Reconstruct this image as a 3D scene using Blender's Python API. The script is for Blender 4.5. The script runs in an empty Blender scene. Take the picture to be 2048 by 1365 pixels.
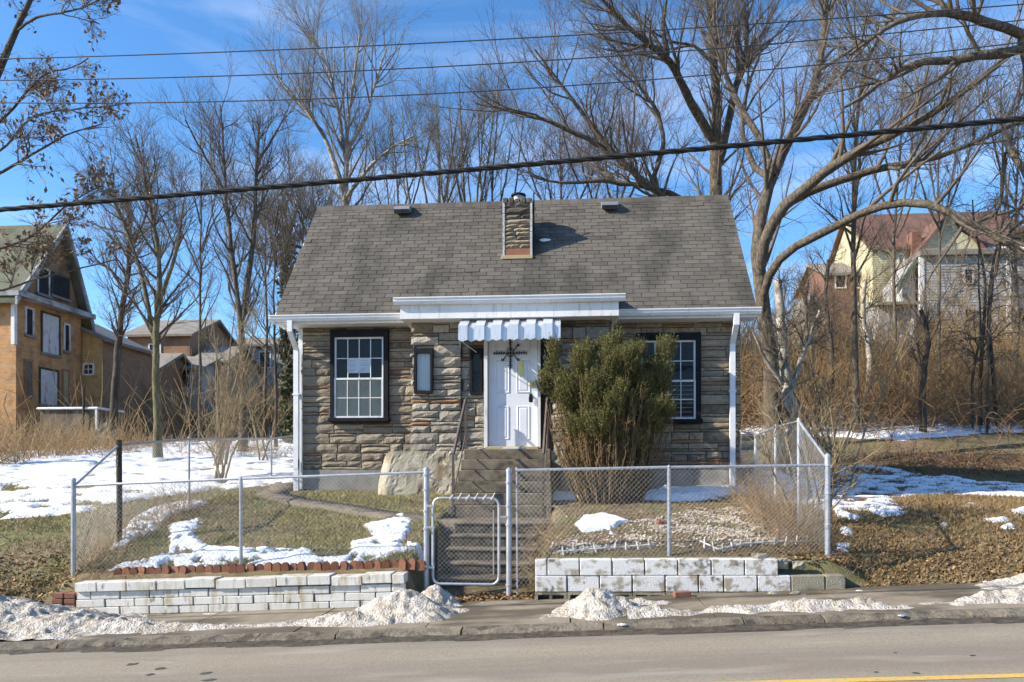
import bpy, math, random
import numpy as np
from mathutils import Vector

random.seed(7)
RNG = np.random.default_rng(11)
SC = bpy.context.scene
COL = SC.collection

# ------------------------------------------------------------------ camera
F = 1500.0            # focal length in photograph pixels (2048 wide)
TH = math.radians(4.5)
EYE = 1.65
HORIZON = 945.0
cam_data = bpy.data.cameras.new('camera')
cam_data.sensor_width = 36.0
cam_data.lens = F / 2048.0 * 36.0
cam_data.shift_y = (HORIZON - 682.5) / 2048.0
cam_data.clip_end = 2000
cam = bpy.data.objects.new('camera', cam_data)
COL.objects.link(cam)
cam.location = (0, 0, EYE)
cam.rotation_euler = (math.radians(90), 0, TH)
SC.camera = cam

# ------------------------------------------------------------------ light
SUN_EL = math.radians(31)
SUN_PHI = math.radians(72)       # angle between facade normal and the sun, to the left
to_sun = Vector((-math.sin(SUN_PHI) * math.cos(SUN_EL), -math.cos(SUN_PHI) * math.cos(SUN_EL), math.sin(SUN_EL)))
sd = bpy.data.lights.new('sun', 'SUN')
sd.energy = 5.0
sd.angle = math.radians(0.53)
sd.color = (1.0, 0.91, 0.77)
sun = bpy.data.objects.new('sun', sd)
COL.objects.link(sun)
sun.rotation_euler = to_sun.to_track_quat('Z', 'Y').to_euler()
sun.location = (-10, -5, 20)

world = bpy.data.worlds.new('World')
SC.world = world
world.use_nodes = True
wn = world.node_tree
wn.nodes.clear()
w_out = wn.nodes.new('ShaderNodeOutputWorld')
w_bg = wn.nodes.new('ShaderNodeBackground')
w_bg.inputs['Strength'].default_value = 0.15
sky = wn.nodes.new('ShaderNodeTexSky')
sky.sky_type = 'NISHITA'
sky.sun_disc = False
sky.sun_elevation = SUN_EL
sky.sun_rotation = math.atan2(to_sun.x, to_sun.y)
sky.altitude = 300
sky.air_density = 1.0
sky.dust_density = 0.3
sky.ozone_density = 4.0
tc = wn.nodes.new('ShaderNodeTexCoord')
mp = wn.nodes.new('ShaderNodeMapping')
mp.inputs['Scale'].default_value = (1.2, 1.2, 6.5)
mp.inputs['Rotation'].default_value = (0.12, 0.1, 0.3)
cn = wn.nodes.new('ShaderNodeTexNoise')
cn.inputs['Scale'].default_value = 1.7
cn.inputs['Detail'].default_value = 5
cn.inputs['Distortion'].default_value = 0.6
cr = wn.nodes.new('ShaderNodeValToRGB')
cr.color_ramp.elements[0].position = 0.50
cr.color_ramp.elements[0].color = (0, 0, 0, 1)
cr.color_ramp.elements[1].position = 0.78
cr.color_ramp.elements[1].color = (0.22, 0.22, 0.22, 1)
mx = wn.nodes.new('ShaderNodeMix')
mx.data_type = 'RGBA'
mx.inputs['B'].default_value = (7.0, 7.4, 8.0, 1)
wn.links.new(tc.outputs['Generated'], mp.inputs['Vector'])
wn.links.new(mp.outputs['Vector'], cn.inputs['Vector'])
wn.links.new(cn.outputs['Fac'], cr.inputs['Fac'])
wn.links.new(cr.outputs['Color'], mx.inputs['Factor'])
hs = wn.nodes.new('ShaderNodeHueSaturation')
hs.inputs['Saturation'].default_value = 1.18
wn.links.new(sky.outputs['Color'], hs.inputs['Color'])
wn.links.new(hs.outputs['Color'], mx.inputs['A'])
wn.links.new(mx.outputs['Result'], w_bg.inputs['Color'])
wn.links.new(w_bg.outputs['Background'], w_out.inputs['Surface'])

SC.view_settings.view_transform = 'Standard'
SC.view_settings.look = 'None'
SC.view_settings.gamma = 1.0
SC.view_settings.exposure = 0.82

# ------------------------------------------------------------------ pixel helpers
CT, ST = math.cos(TH), math.sin(TH)

def ray(u, v):
    k = (u - 1024.0) / F
    return Vector((-ST + k * CT, CT + k * ST, -(v - HORIZON) / F))

def P(u, v, Y):
    d = ray(u, v)
    t = Y / d.y
    return Vector((d.x * t, Y, EYE + d.z * t))

def PX(u, v, X):
    d = ray(u, v)
    t = X / d.x
    return Vector((X, d.y * t, EYE + d.z * t))

def XU(u, Y): return P(u, HORIZON, Y).x
def ZV(u, v, Y): return P(u, v, Y).z

# ------------------------------------------------------------------ noise (numpy)
def _hash(ix, iy, seed):
    n = (ix.astype(np.int64) * 374761393 + iy.astype(np.int64) * 668265263 + seed * 144665) & 0x7fffffff
    n = ((n ^ (n >> 13)) * 1274126177) & 0x7fffffff
    return ((n ^ (n >> 16)) & 0xffff) / 65535.0

def vnoise(x, y, seed=0):
    x = np.asarray(x, float); y = np.asarray(y, float)
    ix = np.floor(x); iy = np.floor(y)
    fx = x - ix; fy = y - iy
    fx = fx * fx * (3 - 2 * fx); fy = fy * fy * (3 - 2 * fy)
    a = _hash(ix, iy, seed); b = _hash(ix + 1, iy, seed)
    c = _hash(ix, iy + 1, seed); d = _hash(ix + 1, iy + 1, seed)
    return (a * (1 - fx) + b * fx) * (1 - fy) + (c * (1 - fx) + d * fx) * fy

def fbm(x, y, seed=0, octv=4):
    s = 0; a = 0.5; t = 0
    for i in range(octv):
        s = s + a * vnoise(x * 2 ** i, y * 2 ** i, seed + i * 17); t += a; a *= 0.5
    return s / t

def sstep(a, b, x):
    t = np.clip((np.asarray(x, float) - a) / (b - a), 0, 1)
    return t * t * (3 - 2 * t)

# ------------------------------------------------------------------ terrain height
def gbump(X, Y): return (fbm(X * 6, Y * 6, 41, 3) - .5) * .05 * (np.asarray(Y) > 9.75)

def road_z(X): return 0.05 * np.clip(X, -60, 60)

def terr(X, Y):
    X = np.asarray(X, float); Y = np.asarray(Y, float)
    r = road_z(X)
    e = 1 - sstep(9.4, 12.5, Y)
    left = np.interp(Y, [9.4, 9.8, 11, 12.5, 14.5, 20, 30, 36, 60, 140, 400], [0.08, 0.34, 0.72, 1.0, 1.22, 1.9, 2.9, 3.6, 6, 13, 16]) + r * e
    right = np.interp(Y, [9.4, 9.9, 10.6, 11.2, 12.2, 14, 17, 19, 22, 25, 28, 36, 43, 60, 140, 400], [0.08, 0.28, 0.60, 0.82, 1.05, 1.12, 1.2, 1.45, 2.0, 2.7, 3.4, 6.4, 8.8, 10.5, 16, 18]) + 0.6 * r * e
    top = np.where(X < -1.3, 0.36 + 0.037 * (X + 2.1), 0.50 + 0.01 * X)
    t = np.clip((Y - 9.62) / 4.2, 0, 1)
    yard = top + (1.2 - top) * t ** 0.72
    mid = np.where(Y < 9.60, r + 0.03, yard)
    back = np.interp(Y, [14, 20, 30, 45, 80, 140, 400], [1.2, 1.9, 3.0, 5.5, 10, 15, 17])
    mid = np.where(Y > 14, back, mid)
    # stair cut
    cut = (1 - sstep(0.74, 0.95, np.abs(X + 1.2))) * (1 - sstep(12.7, 12.85, Y))
    stair = r + 0.05 + np.clip((Y - 9.95) / 1.5, 0, 1) * 0.62
    mid = mid * (1 - cut) + np.minimum(mid, stair) * cut
    wl = 1 - sstep(-7.3, -6.6, X)
    wr = sstep(3.25, 3.75, X)
    z = left * wl + right * wr + mid * (1 - wl - wr)
    z = z + (fbm(X * 0.8, Y * 0.8, 3) - 0.5) * 0.10 * sstep(9.7, 11, Y) * (1 - cut)
    return z

def tz(x, y): return float(terr(np.array([x]), np.array([y]))[0])

def G(u, v, tmin=8.5, tmax=150):
    d = ray(u, v)
    ts = np.linspace(tmin, tmax, 3000)
    h = EYE + d.z * ts - terr(d.x * ts, d.y * ts)
    i = np.argmax(h < 0)
    if h[i] >= 0: i = len(ts) - 1
    t = ts[i]
    return (d.x * t, d.y * t)

# ------------------------------------------------------------------ objects
WL = {}

def finish(o, name, parent, pos):
    COL.objects.link(o)
    pos = Vector(pos)
    WL[o] = pos
    o.location = pos - (WL[parent] if parent is not None else Vector((0, 0, 0)))
    o.parent = parent
    return o

def empty(name, label, cat, loc, group=None):
    o = bpy.data.objects.new(name, None)
    o.empty_display_size = 0.2
    finish(o, name, None, loc)
    o['label'] = label; o['category'] = cat
    if group: o['group'] = group
    return o

def part_empty(name, parent, loc):
    o = bpy.data.objects.new(name, None)
    return finish(o, name, parent, loc)

def npmesh(name, V, Fc, mat, smooth=False):
    V = np.asarray(V, np.float32).reshape(-1, 3); Fc = np.asarray(Fc, np.int32)
    m = bpy.data.meshes.new(name)
    n = Fc.shape[1]
    m.vertices.add(len(V)); m.vertices.foreach_set('co', V.ravel())
    m.loops.add(Fc.size); m.loops.foreach_set('vertex_index', Fc.ravel())
    m.polygons.add(len(Fc))
    m.polygons.foreach_set('loop_start', np.arange(len(Fc), dtype=np.int32) * n)
    m.polygons.foreach_set('loop_total', np.full(len(Fc), n, np.int32))
    if smooth: m.polygons.foreach_set('use_smooth', np.ones(len(Fc), bool))
    m.update(calc_edges=True)
    if mat: m.materials.append(mat)
    return m

def nobj(name, V, Fc, mat, parent=None, pos=(0, 0, 0), smooth=False, **props):
    o = bpy.data.objects.new(name, npmesh(name, V, Fc, mat, smooth))
    finish(o, name, parent, pos)
    for k, v in props.items(): o[k] = v
    return o

def dobj(name, mesh, parent=None, pos=(0, 0, 0), rot=None, **props):
    o = bpy.data.objects.new(name, mesh)
    finish(o, name, parent, pos)
    if rot: o.rotation_euler = rot
    for k, v in props.items(): o[k] = v
    return o

class MB:
    def __init__(s): s.v = []; s.f = []
    def add(s, vs, fs):
        b = len(s.v); s.v += [tuple(p) for p in vs]; s.f += [tuple(i + b for i in f) for f in fs]; return s
    def box(s, x0, x1, y0, y1, z0, z1, c=0.0):
        if c <= 0:
            vs = [(x0, y0, z0), (x1, y0, z0), (x1, y1, z0), (x0, y1, z0), (x0, y0, z1), (x1, y0, z1), (x1, y1, z1), (x0, y1, z1)]
            return s.add(vs, [(3, 2, 1, 0), (4, 5, 6, 7), (0, 1, 5, 4), (1, 2, 6, 5), (2, 3, 7, 6), (3, 0, 4, 7)])
        vs = []; 
        for zz, q in ((z0, c), (z0 + c, 0), (z1 - c, 0), (z1, c)):
            xa, xb, ya, yb = x0 + q, x1 - q, y0 + q, y1 - q
            k = c
            vs += [(xa + k, ya, zz), (xb - k, ya, zz), (xb, ya + k, zz), (xb, yb - k, zz), (xb - k, yb, zz), (xa + k, yb, zz), (xa, yb - k, zz), (xa, ya + k, zz)]
        fs = [tuple(range(7, -1, -1)), tuple(range(24, 32))]
        for r in range(3):
            for i in range(8):
                j = (i + 1) % 8
                fs.append((r * 8 + i, r * 8 + j, r * 8 + 8 + j, r * 8 + 8 + i))
        return s.add(vs, fs)
    def prism(s, prof, axis, a, b):
        # prof: list of 2D points; axis 'x': (y,z) extruded x a..b ; 'y': (x,z) ; 'z': (x,y)
        n = len(prof); vs = []
        for t in (a, b):
            for p, q in prof:
                vs.append((t, p, q) if axis == 'x' else (p, t, q) if axis == 'y' else (p, q, t))
        fs = [tuple(range(n - 1, -1, -1)), tuple(range(n, 2 * n))]
        for i in range(n):
            j = (i + 1) % n
            fs.append((i, j, n + j, n + i))
        return s.add(vs, fs)
    def tube(s, pts, rad, sides=8, cap=True):
        pts = np.array([tuple(p) for p in pts], float)
        r = np.full(len(pts), rad) if np.isscalar(rad) else np.array(rad, float)
        V, Q = tubes(pts[None], r[None], sides)
        n = len(pts)
        fs = [tuple(q) for q in Q.tolist()]
        if cap:
            fs.append(tuple(range(sides - 1, -1, -1))); fs.append(tuple((n - 1) * sides + i for i in range(sides)))
        return s.add(V.tolist(), fs)
    def obj(s, name, mat, parent=None, smooth=False, origin=None, **props):
        m = bpy.data.meshes.new(name)
        if origin is not None:
            o3 = Vector(origin); vs = [(p[0] - o3.x, p[1] - o3.y, p[2] - o3.z) for p in s.v]
        else: vs = s.v; o3 = Vector((0, 0, 0))
        m.from_pydata(vs, [], s.f)
        if smooth:
            for p in m.polygons: p.use_smooth = True
        m.materials.append(mat)
        m.update()
        return dobj(name, m, parent, o3, **props)

def tubes(pts, rad, sides):
    """pts (N,K,3), rad (N,K) -> verts, quads"""
    N, K, _ = pts.shape
    t = np.empty_like(pts)
    t[:, 1:-1] = pts[:, 2:] - pts[:, :-2]
    t[:, 0] = pts[:, 1] - pts[:, 0]; t[:, -1] = pts[:, -1] - pts[:, -2]
    t /= np.linalg.norm(t, axis=2, keepdims=True) + 1e-9
    mean = t.mean(axis=1)
    ref = np.where(np.abs(mean[:, 2:3]) > 0.75, np.array([[0.95, 0.25, 0.1]]), np.array([[0.12, 0.2, 0.97]]))
    u = np.cross(t, ref[:, None, :]); u /= np.linalg.norm(u, axis=2, keepdims=True) + 1e-9
    w = np.cross(t, u)
    ang = np.arange(sides) * 2 * math.pi / sides
    V = pts[:, :, None, :] + rad[:, :, None, None] * (np.cos(ang)[None, None, :, None] * u[:, :, None, :] + np.sin(ang)[None, None, :, None] * w[:, :, None, :])
    idx = np.arange(N * K * sides).reshape(N, K, sides)
    a = idx[:, :-1, :]; b = np.roll(a, -1, axis=2); d = idx[:, 1:, :]; c = np.roll(d, -1, axis=2)
    Q = np.stack([a, b, c, d], axis=-1).reshape(-1, 4)
    return V.reshape(-1, 3), Q

def merge(parts):
    V = []; Q = []; o = 0
    for v, q in parts:
        V.append(v); Q.append(q + o); o += len(v)
    return np.concatenate(V), np.concatenate(Q)

# ------------------------------------------------------------------ materials
def mat(name, cols, scale=6, rough=0.8, bump=0.3, bscale=30, rnd=None, wr=0.6, wnz=None, metallic=0.0, detail=5, lo=0.3, hi=0.7, bdist=0.02, spec=0.4, stretch=None):
    m = bpy.data.materials.new(name); m.use_nodes = True
    nt = m.node_tree; b = nt.nodes['Principled BSDF']
    b.inputs['Roughness'].default_value = rough
    b.inputs['Metallic'].default_value = metallic
    b.inputs['Specular IOR Level'].default_value = spec
    geo = nt.nodes.new('ShaderNodeNewGeometry')
    vec = geo.outputs['Position']
    if stretch:
        mp = nt.nodes.new('ShaderNodeMapping'); mp.inputs['Scale'].default_value = stretch
        nt.links.new(vec, mp.inputs['Vector']); vec = mp.outputs['Vector']
    nz = nt.nodes.new('ShaderNodeTexNoise'); nz.inputs['Scale'].default_value = scale; nz.inputs['Detail'].default_value = detail
    nz.inputs['Roughness'].default_value = 0.65
    nt.links.new(vec, nz.inputs['Vector'])
    mr = nt.nodes.new('ShaderNodeMapRange'); mr.inputs['From Min'].default_value = lo; mr.inputs['From Max'].default_value = hi
    nt.links.new(nz.outputs['Fac'], mr.inputs['Value'])
    fac = mr.outputs['Result']
    if rnd:
        if rnd == 'obj': ro = nt.nodes.new('ShaderNodeObjectInfo').outputs['Random']
        else: ro = geo.outputs['Random Per Island']
        mxn = nt.nodes.new('ShaderNodeMix'); mxn.data_type = 'FLOAT'; mxn.inputs['Factor'].default_value = wr
        nt.links.new(fac, mxn.inputs['A']); nt.links.new(ro, mxn.inputs['B']); fac = mxn.outputs['Result']
    rp = nt.nodes.new('ShaderNodeValToRGB')
    el = rp.color_ramp.elements
    while len(el) < len(cols): el.new(0.5)
    for i, c in enumerate(cols):
        el[i].position = i / max(1, len(cols) - 1); el[i].color = (*c, 1)
    nt.links.new(fac, rp.inputs['Fac'])
    nt.links.new(rp.outputs['Color'], b.inputs['Base Color'])
    if bump > 0:
        bn = nt.nodes.new('ShaderNodeTexNoise'); bn.inputs['Scale'].default_value = bscale; bn.inputs['Detail'].default_value = 4
        nt.links.new(geo.outputs['Position'], bn.inputs['Vector'])
        bp = nt.nodes.new('ShaderNodeBump'); bp.inputs['Strength'].default_value = bump; bp.inputs['Distance'].default_value = bdist
        nt.links.new(bn.outputs['Fac'], bp.inputs['Height']); nt.links.new(bp.outputs['Normal'], b.inputs['Normal'])
    return m

def stain(m, cols, scale, lo, hi, amount=0.8, stretch=(1, 1, 1), seed=0.0):
    """multiply-free mix of a stain colour with its own shape over a material"""
    nt = m.node_tree; b = nt.nodes['Principled BSDF']
    src = b.inputs['Base Color'].links[0].from_socket
    geo = nt.nodes.new('ShaderNodeNewGeometry')
    mp = nt.nodes.new('ShaderNodeMapping'); mp.inputs['Scale'].default_value = stretch; mp.inputs['Location'].default_value = (seed, seed * 0.7, seed * 1.3)
    nt.links.new(geo.outputs['Position'], mp.inputs['Vector'])
    nz = nt.nodes.new('ShaderNodeTexNoise'); nz.inputs['Scale'].default_value = scale; nz.inputs['Detail'].default_value = 6
    nt.links.new(mp.outputs['Vector'], nz.inputs['Vector'])
    mr = nt.nodes.new('ShaderNodeMapRange'); mr.inputs['From Min'].default_value = lo; mr.inputs['From Max'].default_value = hi; mr.inputs['To Max'].default_value = amount
    nt.links.new(nz.outputs['Fac'], mr.inputs['Value'])
    mx = nt.nodes.new('ShaderNodeMix'); mx.data_type = 'RGBA'; mx.inputs['B'].default_value = (*cols, 1)
    nt.links.new(mr.outputs['Result'], mx.inputs['Factor']); nt.links.new(src, mx.inputs['A'])
    nt.links.new(mx.outputs['Result'], b.inputs['Base Color'])
    return m

M = {}
M['stone'] = mat('stone', [(.10, .08, .06), (.16, .132, .10), (.29, .235, .165), (.24, .20, .148), (.37, .305, .215), (.19, .155, .115), (.33, .275, .20)], 9, .9, .8, 45, 'obj', .72, bdist=.03)
M['stone_grey'] = mat('stone_grey', [(.13, .115, .095), (.22, .195, .16), (.33, .29, .235), (.27, .24, .195), (.41, .36, .285), (.30, .25, .21)], 9, .9, .8, 45, 'obj', .65, bdist=.03)
M['stone_rust'] = mat('stone_rust', [(.26, .14, .075), (.34, .20, .11)], 8, .9, .6, 45, 'obj', .5)
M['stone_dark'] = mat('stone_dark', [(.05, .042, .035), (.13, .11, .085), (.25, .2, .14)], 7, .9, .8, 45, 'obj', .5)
M['mortar'] = mat('mortar', [(.06, .05, .04), (.11, .095, .075)], 10, .95, .5, 60)
M['concrete'] = stain(mat('concrete', [(.20, .18, .145), (.29, .26, .21), (.36, .33, .27)], 4, .92, .5, 50), (.09, .075, .055), 3.2, .52, .68, .75)
M['concrete_step'] = stain(mat('concrete_step', [(.10, .08, .058), (.165, .135, .098), (.22, .185, .135)], 5, .92, .5, 60), (.05, .043, .035), 3.5, .5, .66, .8, (1, 1, 2))
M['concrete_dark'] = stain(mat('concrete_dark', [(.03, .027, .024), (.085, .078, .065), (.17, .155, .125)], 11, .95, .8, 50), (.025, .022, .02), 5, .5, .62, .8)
M['plaster'] = stain(stain(mat('plaster', [(.27, .235, .175), (.36, .32, .24), (.46, .41, .32)], 2.5, .9, .5, 30), (.15, .10, .05), 2.6, .45, .60, .8, (1.4, 1, .6), 3), (.50, .47, .40), 9, .62, .66, .8)
M['foundation'] = stain(mat('foundation', [(.18, .175, .16), (.25, .24, .215), (.32, .30, .265)], 3, .92, .6, 40), (.10, .08, .05), 4, .55, .7, .7)
M['white_metal'] = stain(mat('white_metal', [(.66, .67, .69), (.78, .79, .80)], 3, .42, .12, 12), (.40, .37, .32), 5, .56, .74, .45, (3, 3, .5), 6)
M['white_trim'] = stain(mat('white_trim', [(.66, .66, .66), (.76, .76, .75)], 2, .55, .08, 20), (.36, .31, .24), 6, .54, .72, .5, (3, 3, .6), 2)
M['door'] = stain(mat('door', [(.66, .68, .74), (.74, .76, .80)], 2, .5, .05, 20), (.42, .39, .35), 6, .62, .8, .4)
M['aluminium'] = mat('aluminium', [(.58, .60, .63), (.70, .72, .75)], 4, .38, .12, 60, 'obj', .5, metallic=.35, stretch=(20, 1, 1))
stain(M['aluminium'], (.30, .29, .27), 7, .54, .72, .55, (5, 1, .5), 4)
M['black_paint'] = mat('black_paint', [(.008, .008, .010), (.018, .018, .022)], 8, .7, .2, 50, spec=.15)
M['iron'] = mat('iron', [(.012, .011, .010), (.03, .026, .022)], 20, .6, .3, 60)
M['rail'] = mat('rail', [(.06, .045, .038), (.12, .09, .075)], 12, .6, .2, 60)
M['galv'] = mat('galv', [(.30, .32, .36), (.42, .44, .48), (.50, .52, .55)], 7, .45, .15, 60, metallic=.5)
M['wire'] = mat('wire', [(.34, .33, .31), (.52, .51, .48)], 6, .5, 0, metallic=.4)
M['cable'] = mat('cable', [(.008, .008, .009), (.02, .02, .021)], 20, .85, .2, 60)
M['thin_cable'] = mat('thin_cable', [(.03, .035, .045), (.05, .055, .065)], 20, .6, 0)
M['shingle'] = stain(mat('shingle', [(.062, .053, .043), (.097, .084, .069), (.120, .105, .087), (.145, .127, .105)], 2.2, .95, .6, 180, 'obj', .55, bdist=.006), (.042, .041, .034), 1.0, .50, .64, .65, (1.3, .6, .6), 2.1)
M['shingle_mass'] = stain(mat('shingle_mass', [(.062, .053, .043), (.097, .084, .069), (.120, .105, .087), (.145, .127, .105)], 2.2, .95, .6, 180, 'island', .55, bdist=.006), (.042, .041, .034), 1.0, .50, .64, .65, (1.3, .6, .6), 2.1)
M['roof_deck'] = mat('roof_deck', [(.03, .027, .023), (.05, .045, .04)], 5, .95, .2, 60)
M['tar'] = mat('tar', [(.015, .016, .022), (.045, .047, .055)], 8, .55, .6, 40)
M['caulk'] = mat('caulk', [(.34, .34, .33), (.58, .57, .55)], 14, .7, .7, 40)
M['copper'] = mat('copper', [(.24, .10, .055), (.34, .16, .09)], 5, .5, .1, 40, metallic=.3)
M['vent'] = mat('vent', [(.24, .25, .27), (.34, .35, .37)], 6, .5, .2, 60, metallic=.3)
M['asphalt'] = stain(mat('asphalt', [(.215, .180, .130), (.265, .225, .165), (.315, .270, .20)], 40, .93, .5, 260, bdist=.006, detail=8, lo=.35, hi=.65), (.170, .148, .118), .9, .46, .62, .6, (.05, 2.0, 1), 4)
stain(M['asphalt'], (.36, .32, .26), 2.2, .54, .72, .55, (.35, 1.6, 1), 11)
stain(M['asphalt'], (.10, .088, .07), 60, .60, .70, .6, (1, 1, 1), 3)
M['yellow'] = stain(mat('yellow', [(.52, .33, .07), (.62, .41, .10)], 20, .8, .3, 120), (.26, .24, .20), 22, .55, .68, .8)
M['tar_mark'] = mat('tar_mark', [(.05, .048, .046), (.09, .086, .08)], 10, .8, .2, 60)
M['pavement'] = stain(mat('pavement', [(.18, .145, .095), (.24, .195, .135), (.30, .255, .185)], 6, .6, .35, 80, 'obj', .3), (.085, .066, .042), 1.3, .46, .56, .85, (.5, 1.2, 1), 5)
M['kerb'] = stain(mat('kerb', [(.085, .07, .05), (.15, .125, .09), (.24, .205, .15)], 7, .9, .9, 30, 'obj', .35), (.04, .034, .027), 5, .5, .64, .8)
M['gutter_dirt'] = mat('gutter_dirt', [(.025, .02, .015), (.07, .055, .038), (.13, .105, .07)], 12, .7, .6, 50)
M['soil'] = stain(mat('soil', [(.10, .072, .04), (.17, .125, .07), (.24, .185, .105)], 5, .95, .8, 60), (.13, .135, .05), 1.2, .46, .6, .7, (1, 1, 1), 1)
M['snow'] = stain(mat('snow', [(.76, .78, .82), (.87, .88, .90)], 3, .6, .7, 34, bdist=.03, spec=.3), (.50, .43, .33), 7, .62, .76, .6)
M['snow_dirty'] = stain(stain(mat('snow_dirty', [(.36, .31, .245), (.52, .47, .40), (.68, .635, .57)], 6, .75, 1.0, 38, bdist=.05), (.26, .205, .14), 9, .50, .66, .8), (.16, .13, .10), 2.2, .60, .74, .6, (1, 1, 1), 9)
M['grass'] = mat('grass', [(.18, .155, .05), (.24, .245, .065), (.32, .27, .11), (.42, .34, .17), (.23, .25, .065)], .8, .85, 0, rnd='island', wr=.65)
M['grass_dry'] = mat('grass_dry', [(.10, .062, .026), (.18, .115, .05), (.29, .20, .10), (.15, .10, .038)], 1.0, .85, 0, rnd='island', wr=.7)
M['leaf_litter'] = mat('leaf_litter', [(.09, .05, .022), (.19, .11, .05), (.29, .185, .09), (.40, .285, .16)], 1.5, .85, 0, rnd='island', wr=.85)
M['gravel'] = mat('gravel', [(.22, .18, .13), (.38, .32, .25), (.52, .46, .38), (.62, .57, .50)], 3, .85, .2, 60, 'island', .85)
M['bark'] = mat('bark', [(.035, .027, .020), (.11, .088, .064), (.21, .175, .13)], 16, .95, .9, 30, stretch=(1, 1, .35), bdist=.04)
M['bark_green'] = mat('bark_green', [(.05, .043, .022), (.14, .12, .065), (.22, .195, .12)], 14, .95, .9, 30, stretch=(1, 1, .35), bdist=.03)
M['bark_dark'] = mat('bark_dark', [(.028, .024, .02), (.07, .058, .047), (.12, .10, .085)], 6, .95, .9, 30, stretch=(1, 1, .4), bdist=.03)
M['bark_pale'] = mat('bark_pale', [(.16, .14, .11), (.34, .31, .26), (.48, .45, .39)], 4, .9, .5, 30, lo=.38, hi=.62)
M['twig'] = mat('twig', [(.085, .066, .05), (.16, .13, .10)], 3, .9, 0)
M['twig_pale'] = mat('twig_pale', [(.13, .11, .085), (.24, .21, .17)], 3, .9, 0)
M['twig_red'] = mat('twig_red', [(.14, .09, .065), (.24, .16, .12)], 3, .9, 0)
M['brush'] = mat('brush', [(.13, .085, .045), (.27, .18, .09), (.42, .295, .155), (.22, .13, .07)], .6, .9, 0, rnd='island', wr=.7)
M['bramble'] = mat('bramble', [(.15, .085, .05), (.27, .155, .085), (.38, .24, .13)], .8, .9, 0, rnd='island', wr=.7)
M['sapling'] = mat('sapling', [(.17, .125, .07), (.30, .235, .145)], 4, .85, .3, 40)
M['dead_leaf'] = mat('dead_leaf', [(.09, .055, .03), (.19, .12, .065), (.27, .18, .10)], 3, .85, 0, rnd='island', wr=.8)
M['needle'] = mat('needle', [(.03, .045, .012), (.08, .098, .022), (.16, .165, .04), (.27, .235, .065)], 2.2, .75, 0, rnd='island', wr=.55)
M['needle_dry'] = mat('needle_dry', [(.16, .115, .045), (.28, .20, .085), (.38, .285, .13)], 3, .85, 0, rnd='island', wr=.8)
M['yew_stem'] = mat('yew_stem', [(.09, .055, .03), (.19, .125, .065)], 5, .9, 0, rnd='island', wr=.5)
M['white_block'] = stain(stain(mat('white_block', [(.56, .54, .485), (.71, .69, .635)], 3, .5, .2, 40, 'obj', .5), (.33, .25, .12), 4.0, .50, .68, .75, (2.2, 1, .5), 3), (.09, .075, .045), 9, .60, .72, .75, (1.6, 1, .7), 8)
M['cinder'] = stain(stain(mat('cinder', [(.58, .57, .55), (.72, .71, .69)], 3, .85, .6, 70, 'obj', .4), (.25, .20, .12), 5.5, .50, .60, .8, (1, 1, 1.3), 12), (.07, .062, .045), 8, .60, .68, .8, (1, 1, 1), 2)
M['cinder_bare'] = stain(mat('cinder_bare', [(.22, .195, .14), (.36, .33, .26)], 4, .9, .7, 60), (.08, .07, .045), 4, .5, .64, .8)
M['hole'] = mat('hole', [(.012, .011, .010), (.02, .018, .016)], 5, .95, 0)
M['terracotta'] = mat('terracotta', [(.12, .05, .03), (.21, .085, .045), (.30, .13, .07)], 9, .85, .5, 50, 'obj', .6)
M['old_brick'] = mat('old_brick', [(.16, .07, .045), (.27, .13, .085)], 8, .9, .5, 60, 'obj', .5)
M['plastic'] = mat('plastic', [(.55, .54, .50), (.72, .71, .68)], 5, .6, .1, 40)
M['paper'] = mat('paper', [(.72, .76, .84), (.80, .83, .88)], 4, .8, 0)
M['ink'] = mat('ink', [(.28, .31, .38), (.34, .37, .43)], 4, .8, 0)
M['notice'] = mat('notice', [(.70, .62, .16), (.78, .72, .30)], 6, .7, 0)
M['brass'] = mat('brass', [(.45, .32, .08), (.58, .44, .14)], 6, .35, 0, metallic=.7)
M['shade'] = stain(mat('shade', [(.42, .37, .28), (.52, .47, .37)], 2, .9, .1, 20, stretch=(6, 1, 1)), (.18, .16, .12), 2, .5, .7, .5)
M['blind'] = mat('blind', [(.62, .66, .68), (.82, .85, .85)], 3, .6, .0, stretch=(16, 1, .4))
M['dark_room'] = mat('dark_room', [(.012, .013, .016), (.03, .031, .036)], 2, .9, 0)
M['ivy'] = mat('ivy', [(.03, .042, .014), (.06, .075, .025), (.11, .11, .05)], 3, .7, 0, rnd='island', wr=.7)
M['lamp_glass'] = mat('lamp_glass', [(.80, .80, .78), (.85, .85, .82)], 3, .25, 0)
M['tarp'] = mat('tarp', [(.03, .06, .045), (.07, .11, .08)], 4, .6, .4, 20)
M['weathered'] = stain(mat('weathered', [(.24, .25, .26), (.38, .39, .40), (.47, .475, .475)], 3, .9, .3, 40, stretch=(.4, .4, 1)), (.15, .125, .085), 1.6, .48, .64, .75)
M['cream_siding'] = stain(mat('cream_siding', [(.42, .38, .23), (.52, .48, .32)], 2, .8, .1, 30), (.22, .19, .11), 1.2, .5, .66, .6)
M['moss_wall'] = mat('moss_wall', [(.20, .21, .15), (.29, .30, .22)], 2, .9, .3, 30)
M['red_roof'] = stain(mat('red_roof', [(.13, .065, .048), (.18, .095, .07)], 2, .9, .4, 30), (.09, .06, .045), 1.2, .5, .66, .6)
M['red_paint'] = mat('red_paint', [(.15, .075, .055), (.20, .105, .08)], 2, .9, .2, 30)
M['green_roof'] = stain(mat('green_roof', [(.10, .105, .07), (.16, .165, .115)], 2, .95, .4, 25), (.07, .06, .045), 1.4, .5, .64, .7)
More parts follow.
